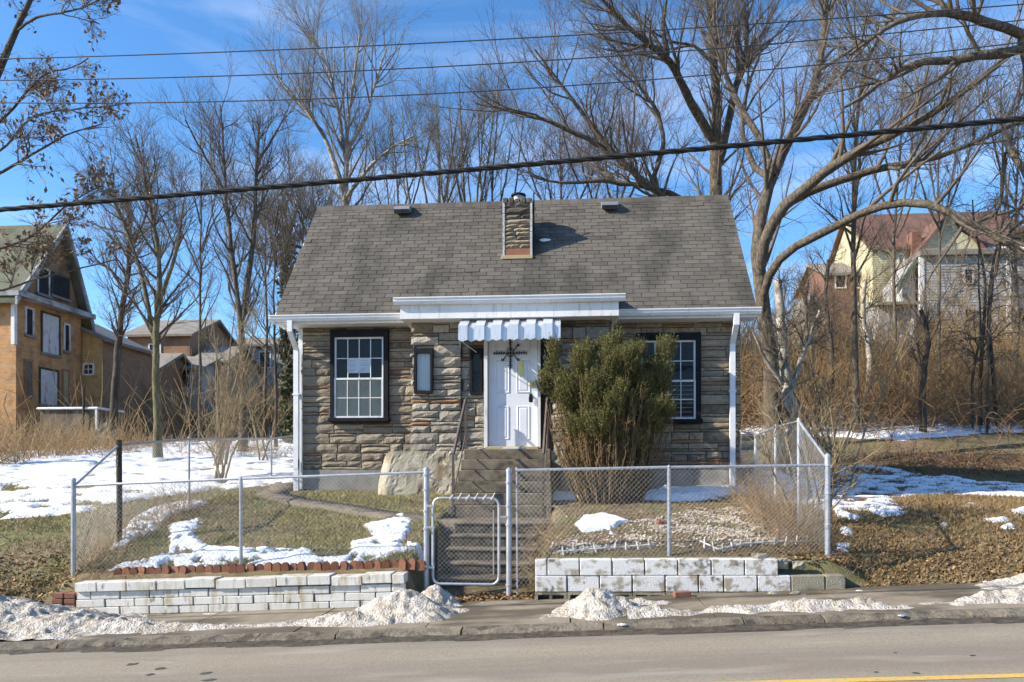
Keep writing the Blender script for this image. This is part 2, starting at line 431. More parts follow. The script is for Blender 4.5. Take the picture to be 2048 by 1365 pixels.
M['grey_roof'] = mat('grey_roof', [(.17, .15, .125), (.27, .245, .21)], 1.2, .95, .4, 25)
M['boarded'] = stain(mat('boarded', [(.50, .50, .52), (.62, .62, .63)], 2, .8, .2, 20), (.16, .13, .10), 4, .56, .68, .8, (1, 1, .4))
M['tan_board'] = mat('tan_board', [(.36, .27, .15), (.48, .38, .23)], 3, .85, .2, 30)
M['porch_wall'] = stain(mat('porch_wall', [(.13, .105, .08), (.20, .165, .125)], 2, .92, .3, 30), (.07, .055, .045), 1.5, .5, .64, .7)

def glass_mat(name, tint, refl):
    m = bpy.data.materials.new(name); m.use_nodes = True
    nt = m.node_tree; nt.nodes.clear()
    out = nt.nodes.new('ShaderNodeOutputMaterial'); mix = nt.nodes.new('ShaderNodeMixShader')
    tr = nt.nodes.new('ShaderNodeBsdfTransparent'); tr.inputs['Color'].default_value = (*tint, 1)
    gl = nt.nodes.new('ShaderNodeBsdfGlossy'); gl.inputs['Roughness'].default_value = 0.03
    fr = nt.nodes.new('ShaderNodeLayerWeight'); fr.inputs['Blend'].default_value = 0.18
    ad = nt.nodes.new('ShaderNodeMath'); ad.operation = 'ADD'; ad.inputs[1].default_value = refl
    nz = nt.nodes.new('ShaderNodeTexNoise'); nz.inputs['Scale'].default_value = 1.6
    geo = nt.nodes.new('ShaderNodeNewGeometry'); nt.links.new(geo.outputs['Position'], nz.inputs['Vector'])
    bp = nt.nodes.new('ShaderNodeBump'); bp.inputs['Strength'].default_value = .12; bp.inputs['Distance'].default_value = .05
    nt.links.new(nz.outputs['Fac'], bp.inputs['Height']); nt.links.new(bp.outputs['Normal'], gl.inputs['Normal'])
    nt.links.new(fr.outputs['Fresnel'], ad.inputs[0]); nt.links.new(ad.outputs[0], mix.inputs['Fac'])
    nt.links.new(tr.outputs[0], mix.inputs[1]); nt.links.new(gl.outputs[0], mix.inputs[2]); nt.links.new(mix.outputs[0], out.inputs['Surface'])
    return m
M['glass'] = glass_mat('glass', (.85, .87, .88), .01)

def brick_mat(name, c1, c2, mortar, bw=.22, bh=.075, axis='x'):
    m = bpy.data.materials.new(name); m.use_nodes = True
    nt = m.node_tree; b = nt.nodes['Principled BSDF']; b.inputs['Roughness'].default_value = .92
    geo = nt.nodes.new('ShaderNodeNewGeometry'); sep = nt.nodes.new('ShaderNodeSeparateXYZ'); cmb = nt.nodes.new('ShaderNodeCombineXYZ')
    add = nt.nodes.new('ShaderNodeMath'); add.operation = 'ADD'
    nt.links.new(geo.outputs['Position'], sep.inputs[0]); nt.links.new(sep.outputs[0], add.inputs[0]); nt.links.new(sep.outputs[1], add.inputs[1])
    nt.links.new(add.outputs[0], cmb.inputs[0]); nt.links.new(sep.outputs[2], cmb.inputs[1])
    br = nt.nodes.new('ShaderNodeTexBrick'); br.inputs['Scale'].default_value = 1
    br.inputs['Brick Width'].default_value = bw; br.inputs['Row Height'].default_value = bh; br.inputs['Mortar Size'].default_value = .010
    br.inputs['Color1'].default_value = (*c1, 1); br.inputs['Color2'].default_value = (*c2, 1); br.inputs['Mortar'].default_value = (*mortar, 1)
    nt.links.new(cmb.outputs[0], br.inputs['Vector']); nt.links.new(br.outputs['Color'], b.inputs['Base Color'])
    bp = nt.nodes.new('ShaderNodeBump'); bp.inputs['Strength'].default_value = .5; bp.inputs['Distance'].default_value = .01; bp.invert = True
    nt.links.new(br.outputs['Fac'], bp.inputs['Height']); nt.links.new(bp.outputs['Normal'], b.inputs['Normal'])
    return m
M['yellow_brick'] = stain(brick_mat('yellow_brick', (.54, .32, .11), (.64, .41, .17), (.40, .29, .16)), (.26, .15, .075), 2.2, .50, .66, .45)
M['orange_brick'] = stain(brick_mat('orange_brick', (.46, .21, .07), (.58, .30, .11), (.42, .31, .20)), (.16, .09, .055), 2.2, .50, .66, .5)
M['brown_brick'] = stain(brick_mat('brown_brick', (.30, .155, .08), (.38, .21, .115), (.22, .16, .11)), (.10, .06, .04), .8, .5, .66, .6)
M['rubble_wall'] = brick_mat('rubble_wall', (.20, .165, .125), (.31, .265, .20), (.12, .105, .085), .5, .16)

# ------------------------------------------------------------------ setting: road, kerb, pavement, ground
def sheet(name, x0, x1, nx, ys, zf, m, kind='structure', parent=None):
    xs = np.linspace(x0, x1, nx); ys = np.asarray(ys, float)
    XX, YY = np.meshgrid(xs, ys)
    ZZ = zf(XX, YY)
    V = np.stack([XX, YY, ZZ], -1).reshape(-1, 3)
    i = np.arange(len(ys) * nx).reshape(len(ys), nx)
    Q = np.stack([i[:-1, :-1], i[:-1, 1:], i[1:, 1:], i[1:, :-1]], -1).reshape(-1, 4)
    o = nobj(name, V, Q, m, parent, smooth=True)
    if kind: o['kind'] = kind
    return o

road = sheet('road', -80, 80, 161, [-8, -3, 0, 3, 5, 7.76], lambda X, Y: road_z(X), M['asphalt'])
road['label'] = 'pale grey worn asphalt street sloping up along the kerb'
for y0, y1 in ((5.70, 5.80), (5.48, 5.58)):
    sheet('centre_line', -60, 60, 121, [y0, y1], lambda X, Y: road_z(X) + .004, M['yellow'], None, road)
sheet('gutter_silt', -60, 60, 600, np.linspace(7.50, 7.76, 5), lambda X, Y: road_z(X) + .004 + .012 * sstep(7.5, 7.76, Y + .16 * (fbm(X * 1.5, Y, 5) - .5)) - .014 * (fbm(X * 1.1, X * 0, 8) > (Y - 7.36) / .3), M['gutter_dirt'], None, road)
for u, v, w in ((265, 1329, 26), (322, 1338, 24), (300, 1350, 22), (412, 1347, 26), (418, 1361, 28), (1752, 1345, 12), (1832, 1347, 16), (1790, 1306, 8), (1945, 1312, 12)):
    d = ray(u, v); t = (EYE) / (-d.z + .05 * d.x); x, y = d.x * t, d.y * t
    a = np.linspace(0, 2 * math.pi, 12, endpoint=False); rr = w / 2 * t / F * (0.6 + .6 * RNG.random(12))
    px = x + np.cos(a) * rr; py = y + np.sin(a) * rr * .8
    MB().add([(p, q, .05 * p + .004) for p, q in zip(px, py)], [tuple(range(12))]).obj('tar_spot', M['tar_mark'], road)

rc = random.Random(19)
for (xs0, ys0, ang, nn) in ((-4.6, 7.1, .03, 9), (2.2, 7.2, -.03, 8)):
    pts_ = [(xs0, ys0)]; aa = ang
    for _ in range(nn):
        aa = ang + rc.uniform(-.55, .55); s0 = rc.uniform(.06, .16); pts_.append((pts_[-1][0] + math.cos(aa) * s0, min(7.45, pts_[-1][1] + math.sin(aa) * s0)))
    vv = []; ff = []
    for i_, (px_, py_) in enumerate(pts_):
        ww = rc.uniform(.001, .003); vv += [(px_, py_ - ww, .05 * px_ + .004), (px_, py_ + ww, .05 * px_ + .004)]
        if i_: ff.append((2 * i_ - 2, 2 * i_, 2 * i_ + 1, 2 * i_ - 1))
    MB().add(vv, ff).obj('crack', M['tar_mark'], road)

def kz(x): return .05 * x
kerb = sheet('kerb', -60, 60, 121, [7.75, 7.90], lambda X, Y: road_z(X) + .02, M['kerb'])
x = -14.0; i = 0
while x < 12:
    L = random.uniform(.7, 1.5)
    nx = 9; mb = MB()
    top = [.052 + random.uniform(-.03, .012) for _ in range(nx)]
    fr = [7.735 + random.uniform(-.014, .016) for _ in range(nx)]
    vs = []; fs = []
    for j in range(nx):
        xx = x + .008 + (L - .016) * j / (nx - 1); zz = kz(xx)
        vs += [(xx, fr[j] - .012, zz - .05), (xx, fr[j], zz + top[j] - .03), (xx, fr[j] + .025, zz + top[j]), (xx, 7.905, zz + .070), (xx, 7.905, zz - .05)]
    for j in range(nx - 1):
        for k in range(4):
            fs.append((j * 5 + k, j * 5 + 5 + k, j * 5 + 6 + k, j * 5 + 1 + k))
    fs += [(0, 1, 2, 3, 4), tuple((nx - 1) * 5 + k for k in (4, 3, 2, 1, 0))]
    mb.add(vs, fs).obj('kerb_stone', M['kerb'], kerb, origin=(x, 7.8, kz(x)))
    x += L; i += 1

pav = sheet('pavement', -60, 60, 121, [7.89, 9.62], lambda X, Y: road_z(X) + .035, M['pavement'])
x = -13.5
while x < 11:
    L = random.uniform(1.45, 1.6)
    z0 = .064 + random.uniform(-.003, .003)
    mb = MB(); vs = []
    for (px, py) in ((x + .008, 7.91), (x + L - .008, 7.91), (x + L - .008, 9.52 + random.uniform(-.04, .05)), (x + .008, 9.52 + random.uniform(-.04, .05))):
        vs.append((px, py, kz(px) + z0))
    vs += [(p[0], p[1], p[2] - .05) for p in vs]
    mb.add(vs, [(0, 1, 2, 3), (0, 4, 5, 1), (1, 5, 6, 2), (2, 6, 7, 3), (3, 7, 4, 0)]).obj('slab', M['pavement'], pav, origin=(x, 8.7, kz(x)))
    x += L
def pav_z(x, y): return kz(x) + .064

ys = np.concatenate([np.linspace(9.4, 15, 100), np.linspace(15.1, 30, 60), np.linspace(30.5, 60, 50), np.linspace(62, 400, 40)])
xs = np.concatenate([np.linspace(-300, -30, 30), np.linspace(-29, -9, 60), np.linspace(-8.9, 6, 190), np.linspace(6.1, 30, 80), np.linspace(31, 300, 30)])
XX, YY = np.meshgrid(xs, ys); ZZ = terr(XX, YY)
ZZ = ZZ + (fbm(XX * 6, YY * 6, 41, 3) - .5) * .05 * (YY > 9.75)
ii = np.arange(XX.size).reshape(XX.shape)
ground = nobj('ground', np.stack([XX, YY, ZZ], -1), np.stack([ii[:-1, :-1], ii[:-1, 1:], ii[1:, 1:], ii[1:, :-1]], -1).reshape(-1, 4), M['soil'], smooth=True, kind='structure')
sheet('verge_reflection_hill', -300, 300, 61, [-400, -60, -40, -20, -12, -8], lambda X, Y: road_z(X) + .02 + np.interp(-Y, [8, 20, 60, 400], [0, 1.5, 9, 14]), M['soil'])  # unseen opposite ground, its hill added for dark window reflections

# ------------------------------------------------------------------ cottage
YW = 14.85            # main wall plane
YB = 14.20            # porch bay plane
HX0, HX1 = -5.49, 3.27
BX0, BX1 = -3.05, 0.73
EAVE_Z, EAVE_Y, RIDGE_Z, RIDGE_Y = 4.74, 14.42, 7.80, 16.98
YBACK = 2 * RIDGE_Y - YW
ZF = 1.70             # top of foundation
cot = empty('stone_cottage', 'small stone faced cottage with grey shingle roof and white gutters', 'house', (-1.1, 16.9, 1.1))

wall = MB().box(HX0, HX1, YW, YBACK, ZF, 4.72).obj('wall', M['rubble_wall'], cot)
g = MB()
for x0, x1 in ((HX0 + .01, HX0 + .25), (HX1 - .25, HX1 - .01)):
    g.prism([(YW + .02, 4.70), (YBACK - .02, 4.70), (RIDGE_Y, RIDGE_Z - .22)], 'x', x0, x1)
g.obj('gable', M['rubble_wall'], cot)
MB().box(HX0 - .03, BX0 - .02, YW - .05, YBACK + .03, .75, ZF).box(BX1 + .02, HX1 + .03, YW - .05, YBACK + .03, .75, ZF).box(BX0 - .02, BX1 + .02, YW, YBACK + .03, .75, ZF - .01).obj('foundation', M['foundation'], cot)
bay = MB().box(BX0 + .03, -2.18, YB + .04, YW + .05, 2.0, 4.60).box(-.28, BX1 - .03, YB + .04, YW + .05, 2.0, 4.60).box(-2.19, -.27, YB + .12, YW + .05, 2.0, 4.60).obj('porch_bay', M['mortar'], cot)
mort = [MB().box(a, b, YW - .03, YW + .01, ZF, 4.70).obj('mortar_bed', M['mortar'], cot) for a, b in ((HX0, BX0 + .03), (BX1 - .03, HX1))]

WIN_L = (XU(664, YW), XU(779, YW), ZV(720, 845, YW), ZV(720, 662, YW))
WIN_R = (XU(1272, YW), XU(1400, YW), ZV(1340, 848, YW), ZV(1340, 668, YW))
NARROW = (XU(829, YB), XU(866, YB), ZV(848, 788, YB), ZV(848, 698, YB))
SIDE_L = (XU(940, YB), XU(964, YB), ZV(950, 790, YB), ZV(950, 697, YB))
SIDE_R = (XU(1083, YB), XU(1108, YB), ZV(1095, 790, YB), ZV(1095, 690, YB))
DOOR = (XU(968, YB), XU(1081, YB), ZV(1024, 897, YB), 4.34)

def stone_mesh(w, h, d):
    nx = 6 if w > .3 else 4; nz = 4 if h > .1 else 3
    vs = []; fs = []
    for j in range(nz):
        for i in range(nx):
            fx = i / (nx - 1); fz = j / (nz - 1)
            edge = i in (0, nx - 1) or j in (0, nz - 1)
            px = (fx - .5) * w; pz = (fz - .5) * h
            if edge:
                y = -d * .35 + random.uniform(-.006, .006); px += random.uniform(-.007, .007); pz += random.uniform(-.006, .006)
            else:
                y = -d * random.uniform(.65, 1.25); px += random.uniform(-.02, .02); pz += random.uniform(-.012, .012)
            vs.append((px, y, pz))
    for j in range(nz - 1):
        for i in range(nx - 1):
            a = j * nx + i
            fs.append((a, a + 1, a + nx + 1, a + nx))
    ring = [i for i in range(nx)] + [j * nx + nx - 1 for j in range(1, nz)] + [(nz - 1) * nx + i for i in range(nx - 2, -1, -1)] + [j * nx for j in range(nz - 2, 0, -1)]
    b = len(vs); n = len(ring)
    for r in ring: vs.append((vs[r][0], .03, vs[r][2]))
    for k in range(n): fs.append((ring[k], b + k, b + (k + 1) % n, ring[(k + 1) % n]))
    m = bpy.data.meshes.new('stone'); m.from_pydata(vs, [], fs); m.update()
    return m

def stones(x0, x1, z0, z1, yface, openings, parent, wmin, wmax, rowh=.185, dark=None, base='stone'):
    z = z0
    while z < z1 - .05:
        h = min(rowh * random.uniform(.86, 1.16), z1 - z)
        if z1 - z - h < .07: h = z1 - z
        # spans free of openings
        spans = [(x0, x1)]
        for (a, b, c, d) in openings:
            if z + h * .5 > c and z + h * .5 < d:
                ns = []
                for s in spans:
                    if b <= s[0] or a >= s[1]: ns.append(s); continue
                    if a - s[0] > .05: ns.append((s[0], a))
                    if s[1] - b > .05: ns.append((b, s[1]))
                spans = ns
        for (sa, sb) in spans:
            x = sa
            while x < sb - .02:
                w = random.uniform(wmin, wmax)
                if sb - x - w < wmin * .6: w = sb - x
                mode = random.random()
                if h < .13 or mode < .34: cells = [(z, h)]
                elif mode < .68: t = h * random.uniform(.62, .72); cells = [(z, t), (z + t, h - t)]
                else: t = h * random.uniform(.28, .38); cells = [(z, t), (z + t, h - t)]
                for (cz, ch) in cells:
                    thin = ch < .095
                    # thin ones may split
                    jag = random.uniform(-.05, .03) if (base == 'stone_grey' and abs(x - x0) < 1e-6) else 0
                    pieces = [(x + jag, w - jag)]
                    if w > .55 and not thin and random.random() < .3:
                        q = w * random.uniform(.35, .65); pieces = [(x, q), (x + q, w - q)]
                    for (px, pw) in pieces:
                        g = .017
                        me = stone_mesh(pw - g, ch - g, (.024 if thin else .034) * (1.4 if base == 'stone_grey' else 1))
                        mm = M[base]
                        if thin and random.random() < .17: mm = M['stone_rust']
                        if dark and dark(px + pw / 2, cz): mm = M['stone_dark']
                        me.materials.append(mm)
                        dobj('stone', me, parent, (px + pw / 2, yface, cz + ch / 2))
                x += w
        z += h

def grow_o(o, e=.015): return (o[0] - e, o[1] + e, o[2] - e, o[3] + e)
stones(HX0, BX0 + .02, ZF, 4.64, YW - .03, [grow_o(WIN_L, .0)], wall, .40, .85)
stones(BX1 - .02, HX1, ZF, 4.64, YW - .03, [grow_o(WIN_R, .0)], wall, .42, .88)
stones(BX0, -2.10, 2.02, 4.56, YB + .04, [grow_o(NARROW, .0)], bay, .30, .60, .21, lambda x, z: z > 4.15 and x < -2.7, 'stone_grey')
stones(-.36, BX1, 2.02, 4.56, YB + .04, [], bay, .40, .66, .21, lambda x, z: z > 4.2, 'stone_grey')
stones(-2.10, DOOR[0] - .01, 2.02, 4.30, YB + .12, [grow_o(SIDE_L, .0)], bay, .2, .4, .22, None, 'stone_grey')

# plinth mass under the bay beside the steps
def plinth(x0, x1, name):
    nu, nv = 46, 26
    vs = []; fs = []
    for j in range(nv):
        t = j / (nv - 1)
        for i in range(nu):
            a = i / (nu - 1)
            x = x0 + (x1 - x0) * a; bulge = .32 * (1 - t) ** 1.5
            if x0 < -2.5: x -= (1 - a) * (.10 * math.sin(t * 3) + .06 * (1 - t)); corner = max(0, 1 - a * 6)
            else: x += a * .1 * (1 - t); corner = max(0, 1 - (1 - a) * 6)
            y = 14.17 - .20 - bulge * .5 + corner ** 2 * .35
            z = .75 + (2.05 - .75) * t - (corner ** 2) * .12 * t
            n = float(fbm(np.array([x * 4.]), np.array([z * 4.]), 77, 5)[0]) - .5; chip = float(fbm(np.array([x * 9.]), np.array([z * 9.]), 79, 3)[0])
            vs.append((x, y + n * .06 + (.012 if chip > .64 else 0), z + n * .01))
    for i in range(nu):
        p = vs[(nv - 1) * nu + i]; vs.append((p[0], 14.35, p[2] + .01))
    for j in range(nv):
        for i in range(nu - 1):
            a = j * nu + i; fs.append((a, a + 1, a + nu + 1, a + nu))
    # side closers
    for col in (0, nu - 1):
        vs.append((vs[col][0], 14.35, .75)); k = len(vs) - 1
        fs.append(tuple([j * nu + col for j in range(nv + 1)] + [k]))
    MB().add(vs, fs).obj(name, M['plaster'], cot, smooth=False)
plinth(XU(760, 13.9), -1.98, 'plinth')
plinth(-.40, XU(1235, 14.0), 'plinth')

# upper steps
st = part_empty('front_steps', cot, (-1.2, 13.3, .9))
SX0, SX1 = -2.0, -.38
for i in range(6):
    y0 = 13.92 - .262 * (5 - i) ; z1 = .885 + .2 * (i + 1); z0 = z1 - .2
    dx = .02 * (5 - i)
    MB().box(SX0 - dx, SX1 + dx * .6, y0 + random.uniform(-.006, .006), 14.25, z0 if i else .6, z1, .012).obj('step', M['concrete_step'], st)
MB().box(XU(972, YB), XU(1078, YB), 14.02, 14.33, 2.06, 2.135, .008).obj('threshold', M['tan_board'], cot)
MB().box(XU(1006, 14.0), XU(1048, 14.0), 13.97, 14.12, 2.087, 2.115, .004).obj('doormat_board', M['plastic'], cot)

# handrails
def handrail(x):
    r = part_empty('handrail', cot, (x, 13.3, 2))
    MB().tube([(x, 14.0, 3.04), (x - .01, 13.3, 2.50), (x - .02, 12.62, 1.96)], .028, 4).obj('rail', M['rail'], r)
    MB().box(x - .045, x - .005, 12.60, 12.64, .86, 1.97).obj('post', M['rail'], r)
    MB().box(x - .02, x + .02, 13.94, 14.0, 2.05, 3.05).obj('post', M['rail'], r)
    MB().tube([(x, 13.95, 2.35), (x - .02, 12.62, 1.3)], .012, 4).obj('lower_rail', M['rail'], r)
handrail(-1.97); handrail(-.44)

# ------------------------------------------------------------ windows
def window(op, y, cols, rows_up, rows_dn, shade_lower, offx=0.0, name='window'):
    x0, x1, z0, z1 = op
    w = part_empty(name, cot, ((x0 + x1) / 2, y, z0))
    fw = .075
    f = MB()
    f.box(x0, x0 + fw, y - .10, y + .05, z0 + .08, z1 - .14).box(x1 - fw - .02, x1, y - .10, y + .05, z0 + .08, z1 - .14)
    f.box(x0, x1, y - .105, y + .05, z1 - .14, z1)
    f.obj('frame', M['black_paint'], w)
    MB().box(x0 - .03, x1 + .03, y - .15, y + .04, z0, z0 + .08, .01).obj('sill', M['black_paint'], w)
    ax0, ax1 = x0 + fw + .005, x1 - fw - .025
    az0, az1 = z0 + .082, z1 - .142
    zm = az0 + (az1 - az0) * .475
    for k, (b0, b1, rows, yy) in enumerate(((zm, az1, rows_up, y - .035), (az0, zm + .03, rows_dn, y - .065))):
        s = .035
        sash = MB()
        sash.box(ax0, ax0 + s, yy - .02, yy + .02, b0, b1).box(ax1 - s, ax1, yy - .02, yy + .02, b0, b1)
        sash.box(ax0 + s, ax1 - s, yy - .018, yy + .018, b0, b0 + s).box(ax0 + s, ax1 - s, yy - .018, yy + .018, b1 - s, b1)
        sash.obj('sash', M['white_trim'], w)
        ix0, ix1, iz0, iz1 = ax0 + s, ax1 - s, b0 + s, b1 - s
        mu = MB()
        for c in range(1, cols):
            xc = ix0 + (ix1 - ix0) * c / cols; mu.box(xc - .008, xc + .008, yy - .008, yy - .001, iz0, iz1)
        for r in range(1, rows):
            zc = iz0 + (iz1 - iz0) * r / rows; mu.box(ix0, ix1, yy - .0095, yy - .0005, zc - .008, zc + .008)
        mu.obj('muntin', M['white_trim'], w)
        for c in range(cols):
            for r in range(rows):
                xa = ix0 + (ix1 - ix0) * c / cols; xb = ix0 + (ix1 - ix0) * (c + 1) / cols
                za = iz0 + (iz1 - iz0) * r / rows; zb = iz0 + (iz1 - iz0) * (r + 1) / rows
                MB().add([(xa, yy + .004, za), (xb, yy + .004, za), (xb, yy + .004, zb), (xa, yy + .004, zb)], [(0, 1, 2, 3)]).obj('pane', M['glass'], w)
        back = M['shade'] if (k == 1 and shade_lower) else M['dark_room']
        MB().box(ax0, ax1, y - .010 - .034 * k, y - .006 - .034 * k, b0, b1).obj('shade' if (k == 1 and shade_lower) else 'unlit_room_panel', back, w)  # where no roller shade hangs, a near-black panel paints the unlit room
    return w, (ax0, ax1, az0, az1, zm)
wl_, d = window(WIN_L, YW - .03, 4, 2, 2, True)
iw = (d[1] - d[0] - .07) / 4
for q in (1, 2):
    xa = d[0] + .035 + iw * q + .008
    zt = d[4] + (d[3] - d[4]) * .52
    MB().box(xa, xa + iw - .016, YW - .061, YW - .058, zt - .31, zt - .02).obj('paper_notice', M['paper'], wl_)
    ln = MB()
    for k in range(9):
        ll = random.uniform(.5, .85) * (iw - .06)
        if (k + q) % 4 != 3: ln.box(xa + .025, xa + .025 + ll, YW - .0625, YW - .0612, zt - .06 - k * .026, zt - .054 - k * .026)
    ln.obj('print', M['ink'], wl_)
wr_, d = window(WIN_R, YW - .03, 4, 2, 2, False)
bl = MB()
for k in range(9):
    zc = d[2] + .05 + k * .085
    bl.box(d[0] + .04, d[1] - .04, YW - .086, YW - .082, zc, zc + .012)
bl.obj('blind_slat', M['vent'], wr_)

def slit(op, y, name, split, back):
    x0, x1, z0, z1 = op
    w = part_empty(name, cot, ((x0 + x1) / 2, y, z0))
    f = MB(); t = .045
    f.box(x0, x0 + t, y - .06, y + .06, z0, z1).box(x1 - t, x1, y - .06, y + .06, z0, z1).box(x0 + t, x1 - t, y - .06, y + .06, z1 - .09, z1).box(x0 + t, x1 - t, y - .06, y + .06, z0, z0 + .05)
    if split: f.box(x0 + t, x1 - t, y - .05, y + .05, (z0 + z1) / 2 - .02, (z0 + z1) / 2 + .02)
    f.obj('frame', M['black_paint'], w)
    zs = [z0 + .05, (z0 + z1) / 2 - .02, (z0 + z1) / 2 + .02, z1 - .09] if split else [z0 + .05, z1 - .09]
    for a in range(0, len(zs), 2):
        MB().add([(x0 + t, y - .01, zs[a]), (x1 - t, y - .01, zs[a]), (x1 - t, y - .01, zs[a + 1]), (x0 + t, y - .01, zs[a + 1])], [(0, 1, 2, 3)]).obj('pane', M['glass'], w)
    MB().box(x0 + t, x1 - t, y + .02, y + .03, z0 + .05, z1 - .09).obj('blind', back, w)  # blind in the narrow window; in sidelights, near-black panel for unlit interior
slit(NARROW, YB - .0, 'narrow_window', False, M['blind'])
slit(SIDE_L, YB + .07, 'sidelight', True, M['dark_room'])
slit(SIDE_R, YB - .0, 'sidelight', True, M['dark_room'])

# ------------------------------------------------------------ door
dr = part_empty('door', cot, ((DOOR[0] + DOOR[1]) / 2, YB, DOOR[2]))
dx0, dx1, dz0, dz1 = DOOR[0] + .075, DOOR[1] - .06, DOOR[2] + .015, DOOR[3]
yd = YB + .10
MB().box(dx0, dx1, yd, yd + .02, dz0, dz1).obj('leaf', M['door'], dr)
W_ = dx1 - dx0
for (fx0, fx1, fz0, fz1) in ((.16, .42, .07, .36), (.58, .84, .07, .36), (.15, .43, .47, .75), (.57, .85, .47, .75), (.15, .43, .83, .97), (.57, .85, .83, .97)):
    a, b_, c, e = dx0 + W_ * fx0, dx0 + W_ * fx1, dz0 + (dz1 - dz0) * fz0, dz0 + (dz1 - dz0) * fz1
    pm = MB(); t = .028
    # raised moulding ring and bevelled field
    pm.add([(a, yd, c), (b_, yd, c), (b_, yd, e), (a, yd, e), (a + t * .5, yd - .014, c + t * .5), (b_ - t * .5, yd - .014, c + t * .5), (b_ - t * .5, yd - .014, e - t * .5), (a + t * .5, yd - .014, e - t * .5),
            (a + t, yd - .002, c + t), (b_ - t, yd - .002, c + t), (b_ - t, yd - .002, e - t), (a + t, yd - .002, e - t), (a + t * 2.2, yd - .010, c + t * 2.2), (b_ - t * 2.2, yd - .010, c + t * 2.2), (b_ - t * 2.2, yd - .010, e - t * 2.2), (a + t * 2.2, yd - .010, e - t * 2.2)],
           [(r * 4 + i, r * 4 + (i + 1) % 4, r * 4 + 4 + (i + 1) % 4, r * 4 + 4 + i) for r in range(3) for i in range(4)] + [(12, 13, 14, 15)])
    pm.obj('panel', M['door'], dr)
jb = MB().box(DOOR[0], DOOR[0] + .065, YB - .015, yd + .04, dz0 - .01, dz1).box(DOOR[1] - .05, DOOR[1], YB - .015, yd + .04, dz0 - .01, dz1).box(DOOR[0], DOOR[1], YB + .02, yd + .04, dz1, dz1 + .16)
jb.obj('jamb', M['white_trim'], dr)
# iron ornament
cx, cz = P(1021, 706, yd).x, P(1021, 706, yd).z
om = MB(); y = yd - .03
om.tube([(cx, y, cz + .30), (cx, y, cz - .32)], .012, 6); om.tube([(cx - .33, y, cz - .01), (cx + .31, y, cz - .01)], .010, 6)
for k in range(5):
    a = (k - 2) * .022
    om.tube([(cx + a, y - .01, cz + .11 - abs(k - 2) * .015), (cx + a * 1.6, y - .03, cz), (cx + a, y - .01, cz - .11 + abs(k - 2) * .015)], .007, 5)
for s in (-1, 1):
    for t_ in (-1, 1):
        if s == -1 and t_ == 1: continue
        pts = [(cx + s * (.05 + .10 * q), y, cz + t_ * (.02 + .12 * math.sin(q * 1.7) ** 2)) for q in np.linspace(0, 1, 7)]
        om.tube(pts, .010, 5); e = pts[-1]
        om.tube([(e[0] + .02 * math.cos(a), y, e[2] + .02 * math.sin(a)) for a in np.linspace(0, 6.2, 8)], .009, 5)
for k in range(5):
    for s in (-1, 1):
        xx = cx + s * (.12 + k * .045)
        om.tube([(xx, y, cz + .018 + .012 * (k % 2)), (xx + s * .012, y, cz - .04)], .009, 5)
        zz = cz + s * (.14 + k * .038)
        om.tube([(cx - .022 - .012 * (k % 2), y, zz), (cx + .022 + .012 * (k % 2), y, zz + .012)], .009, 5)
om.obj('iron_ornament', M['iron'], dr)
p = P(1042, 737, yd); MB().box(p.x - .045, p.x + .045, yd - .021, yd - .016, p.z - .15, p.z + .13).obj('notice', M['notice'], dr)
p = P(1064, 769, yd)
MB().tube([(p.x, yd, p.z), (p.x, yd - .012, p.z)], .055, 14).tube([(p.x, yd - .012, p.z), (p.x, yd - .045, p.z)], [.03, .024], 12).obj('deadbolt', M['brass'], dr)
p = P(1062, 792, yd)
MB().tube([(p.x, yd, p.z), (p.x, yd - .05, p.z)], [.02, .03], 10).box(p.x - .04, p.x + .04, yd - .075, yd - .03, p.z - .13, p.z - .02, .012).tube([(p.x - .028, yd - .05, p.z - .03), (p.x - .025, yd - .05, p.z + .03), (p.x + .025, yd - .05, p.z + .03), (p.x + .028, yd - .05, p.z - .03)], .007, 6).obj('lockbox', M['black_paint'], dr)

# ------------------------------------------------------------ awning
aw = part_empty('door_awning', cot, (-1.1, 14.0, 4.3))
AX0, AX1, n = -2.05, -.19, 12
pw = (AX1 - AX0) / n
for k in range(n):
    off = .038 if k % 2 == 0 else 0.0
    x0 = AX0 + k * pw - (.008 if off else 0); x1 = AX0 + (k + 1) * pw + (.008 if off else 0)
    zt = 4.585 + .02 * k / n
    prof = [(14.19, zt + off), (13.64 - off, 4.31 + off * .6 + .02 * k / n), (13.63 - off, 4.075 + .02 * k / n)]
    mb = MB(); vs = []
    xm = (x0 + x1) / 2
    for (yy, zz) in prof[:2]: vs += [(x0, yy, zz), (x1, yy, zz)]
    yy, zz = prof[2]
    vs += [(x0, yy, zz), (xm, yy, zz - .035), (x1, yy, zz)]
    back = [(v[0], v[1] + .012, v[2] - .006) for v in vs]
    nv = len(vs)
    fs = [(0, 2, 3, 1), (2, 4, 5, 6, 3)]
    fs += [tuple(nv + q for q in reversed(f)) for f in fs]
    ringi = [0, 2, 4, 5, 6, 3, 1]
    for q in range(7):
        a, b_ = ringi[q], ringi[(q + 1) % 7]; fs.append((a, nv + a, nv + b_, b_))
    mb.add(vs + back, fs).obj('panel', M['aluminium'], aw)
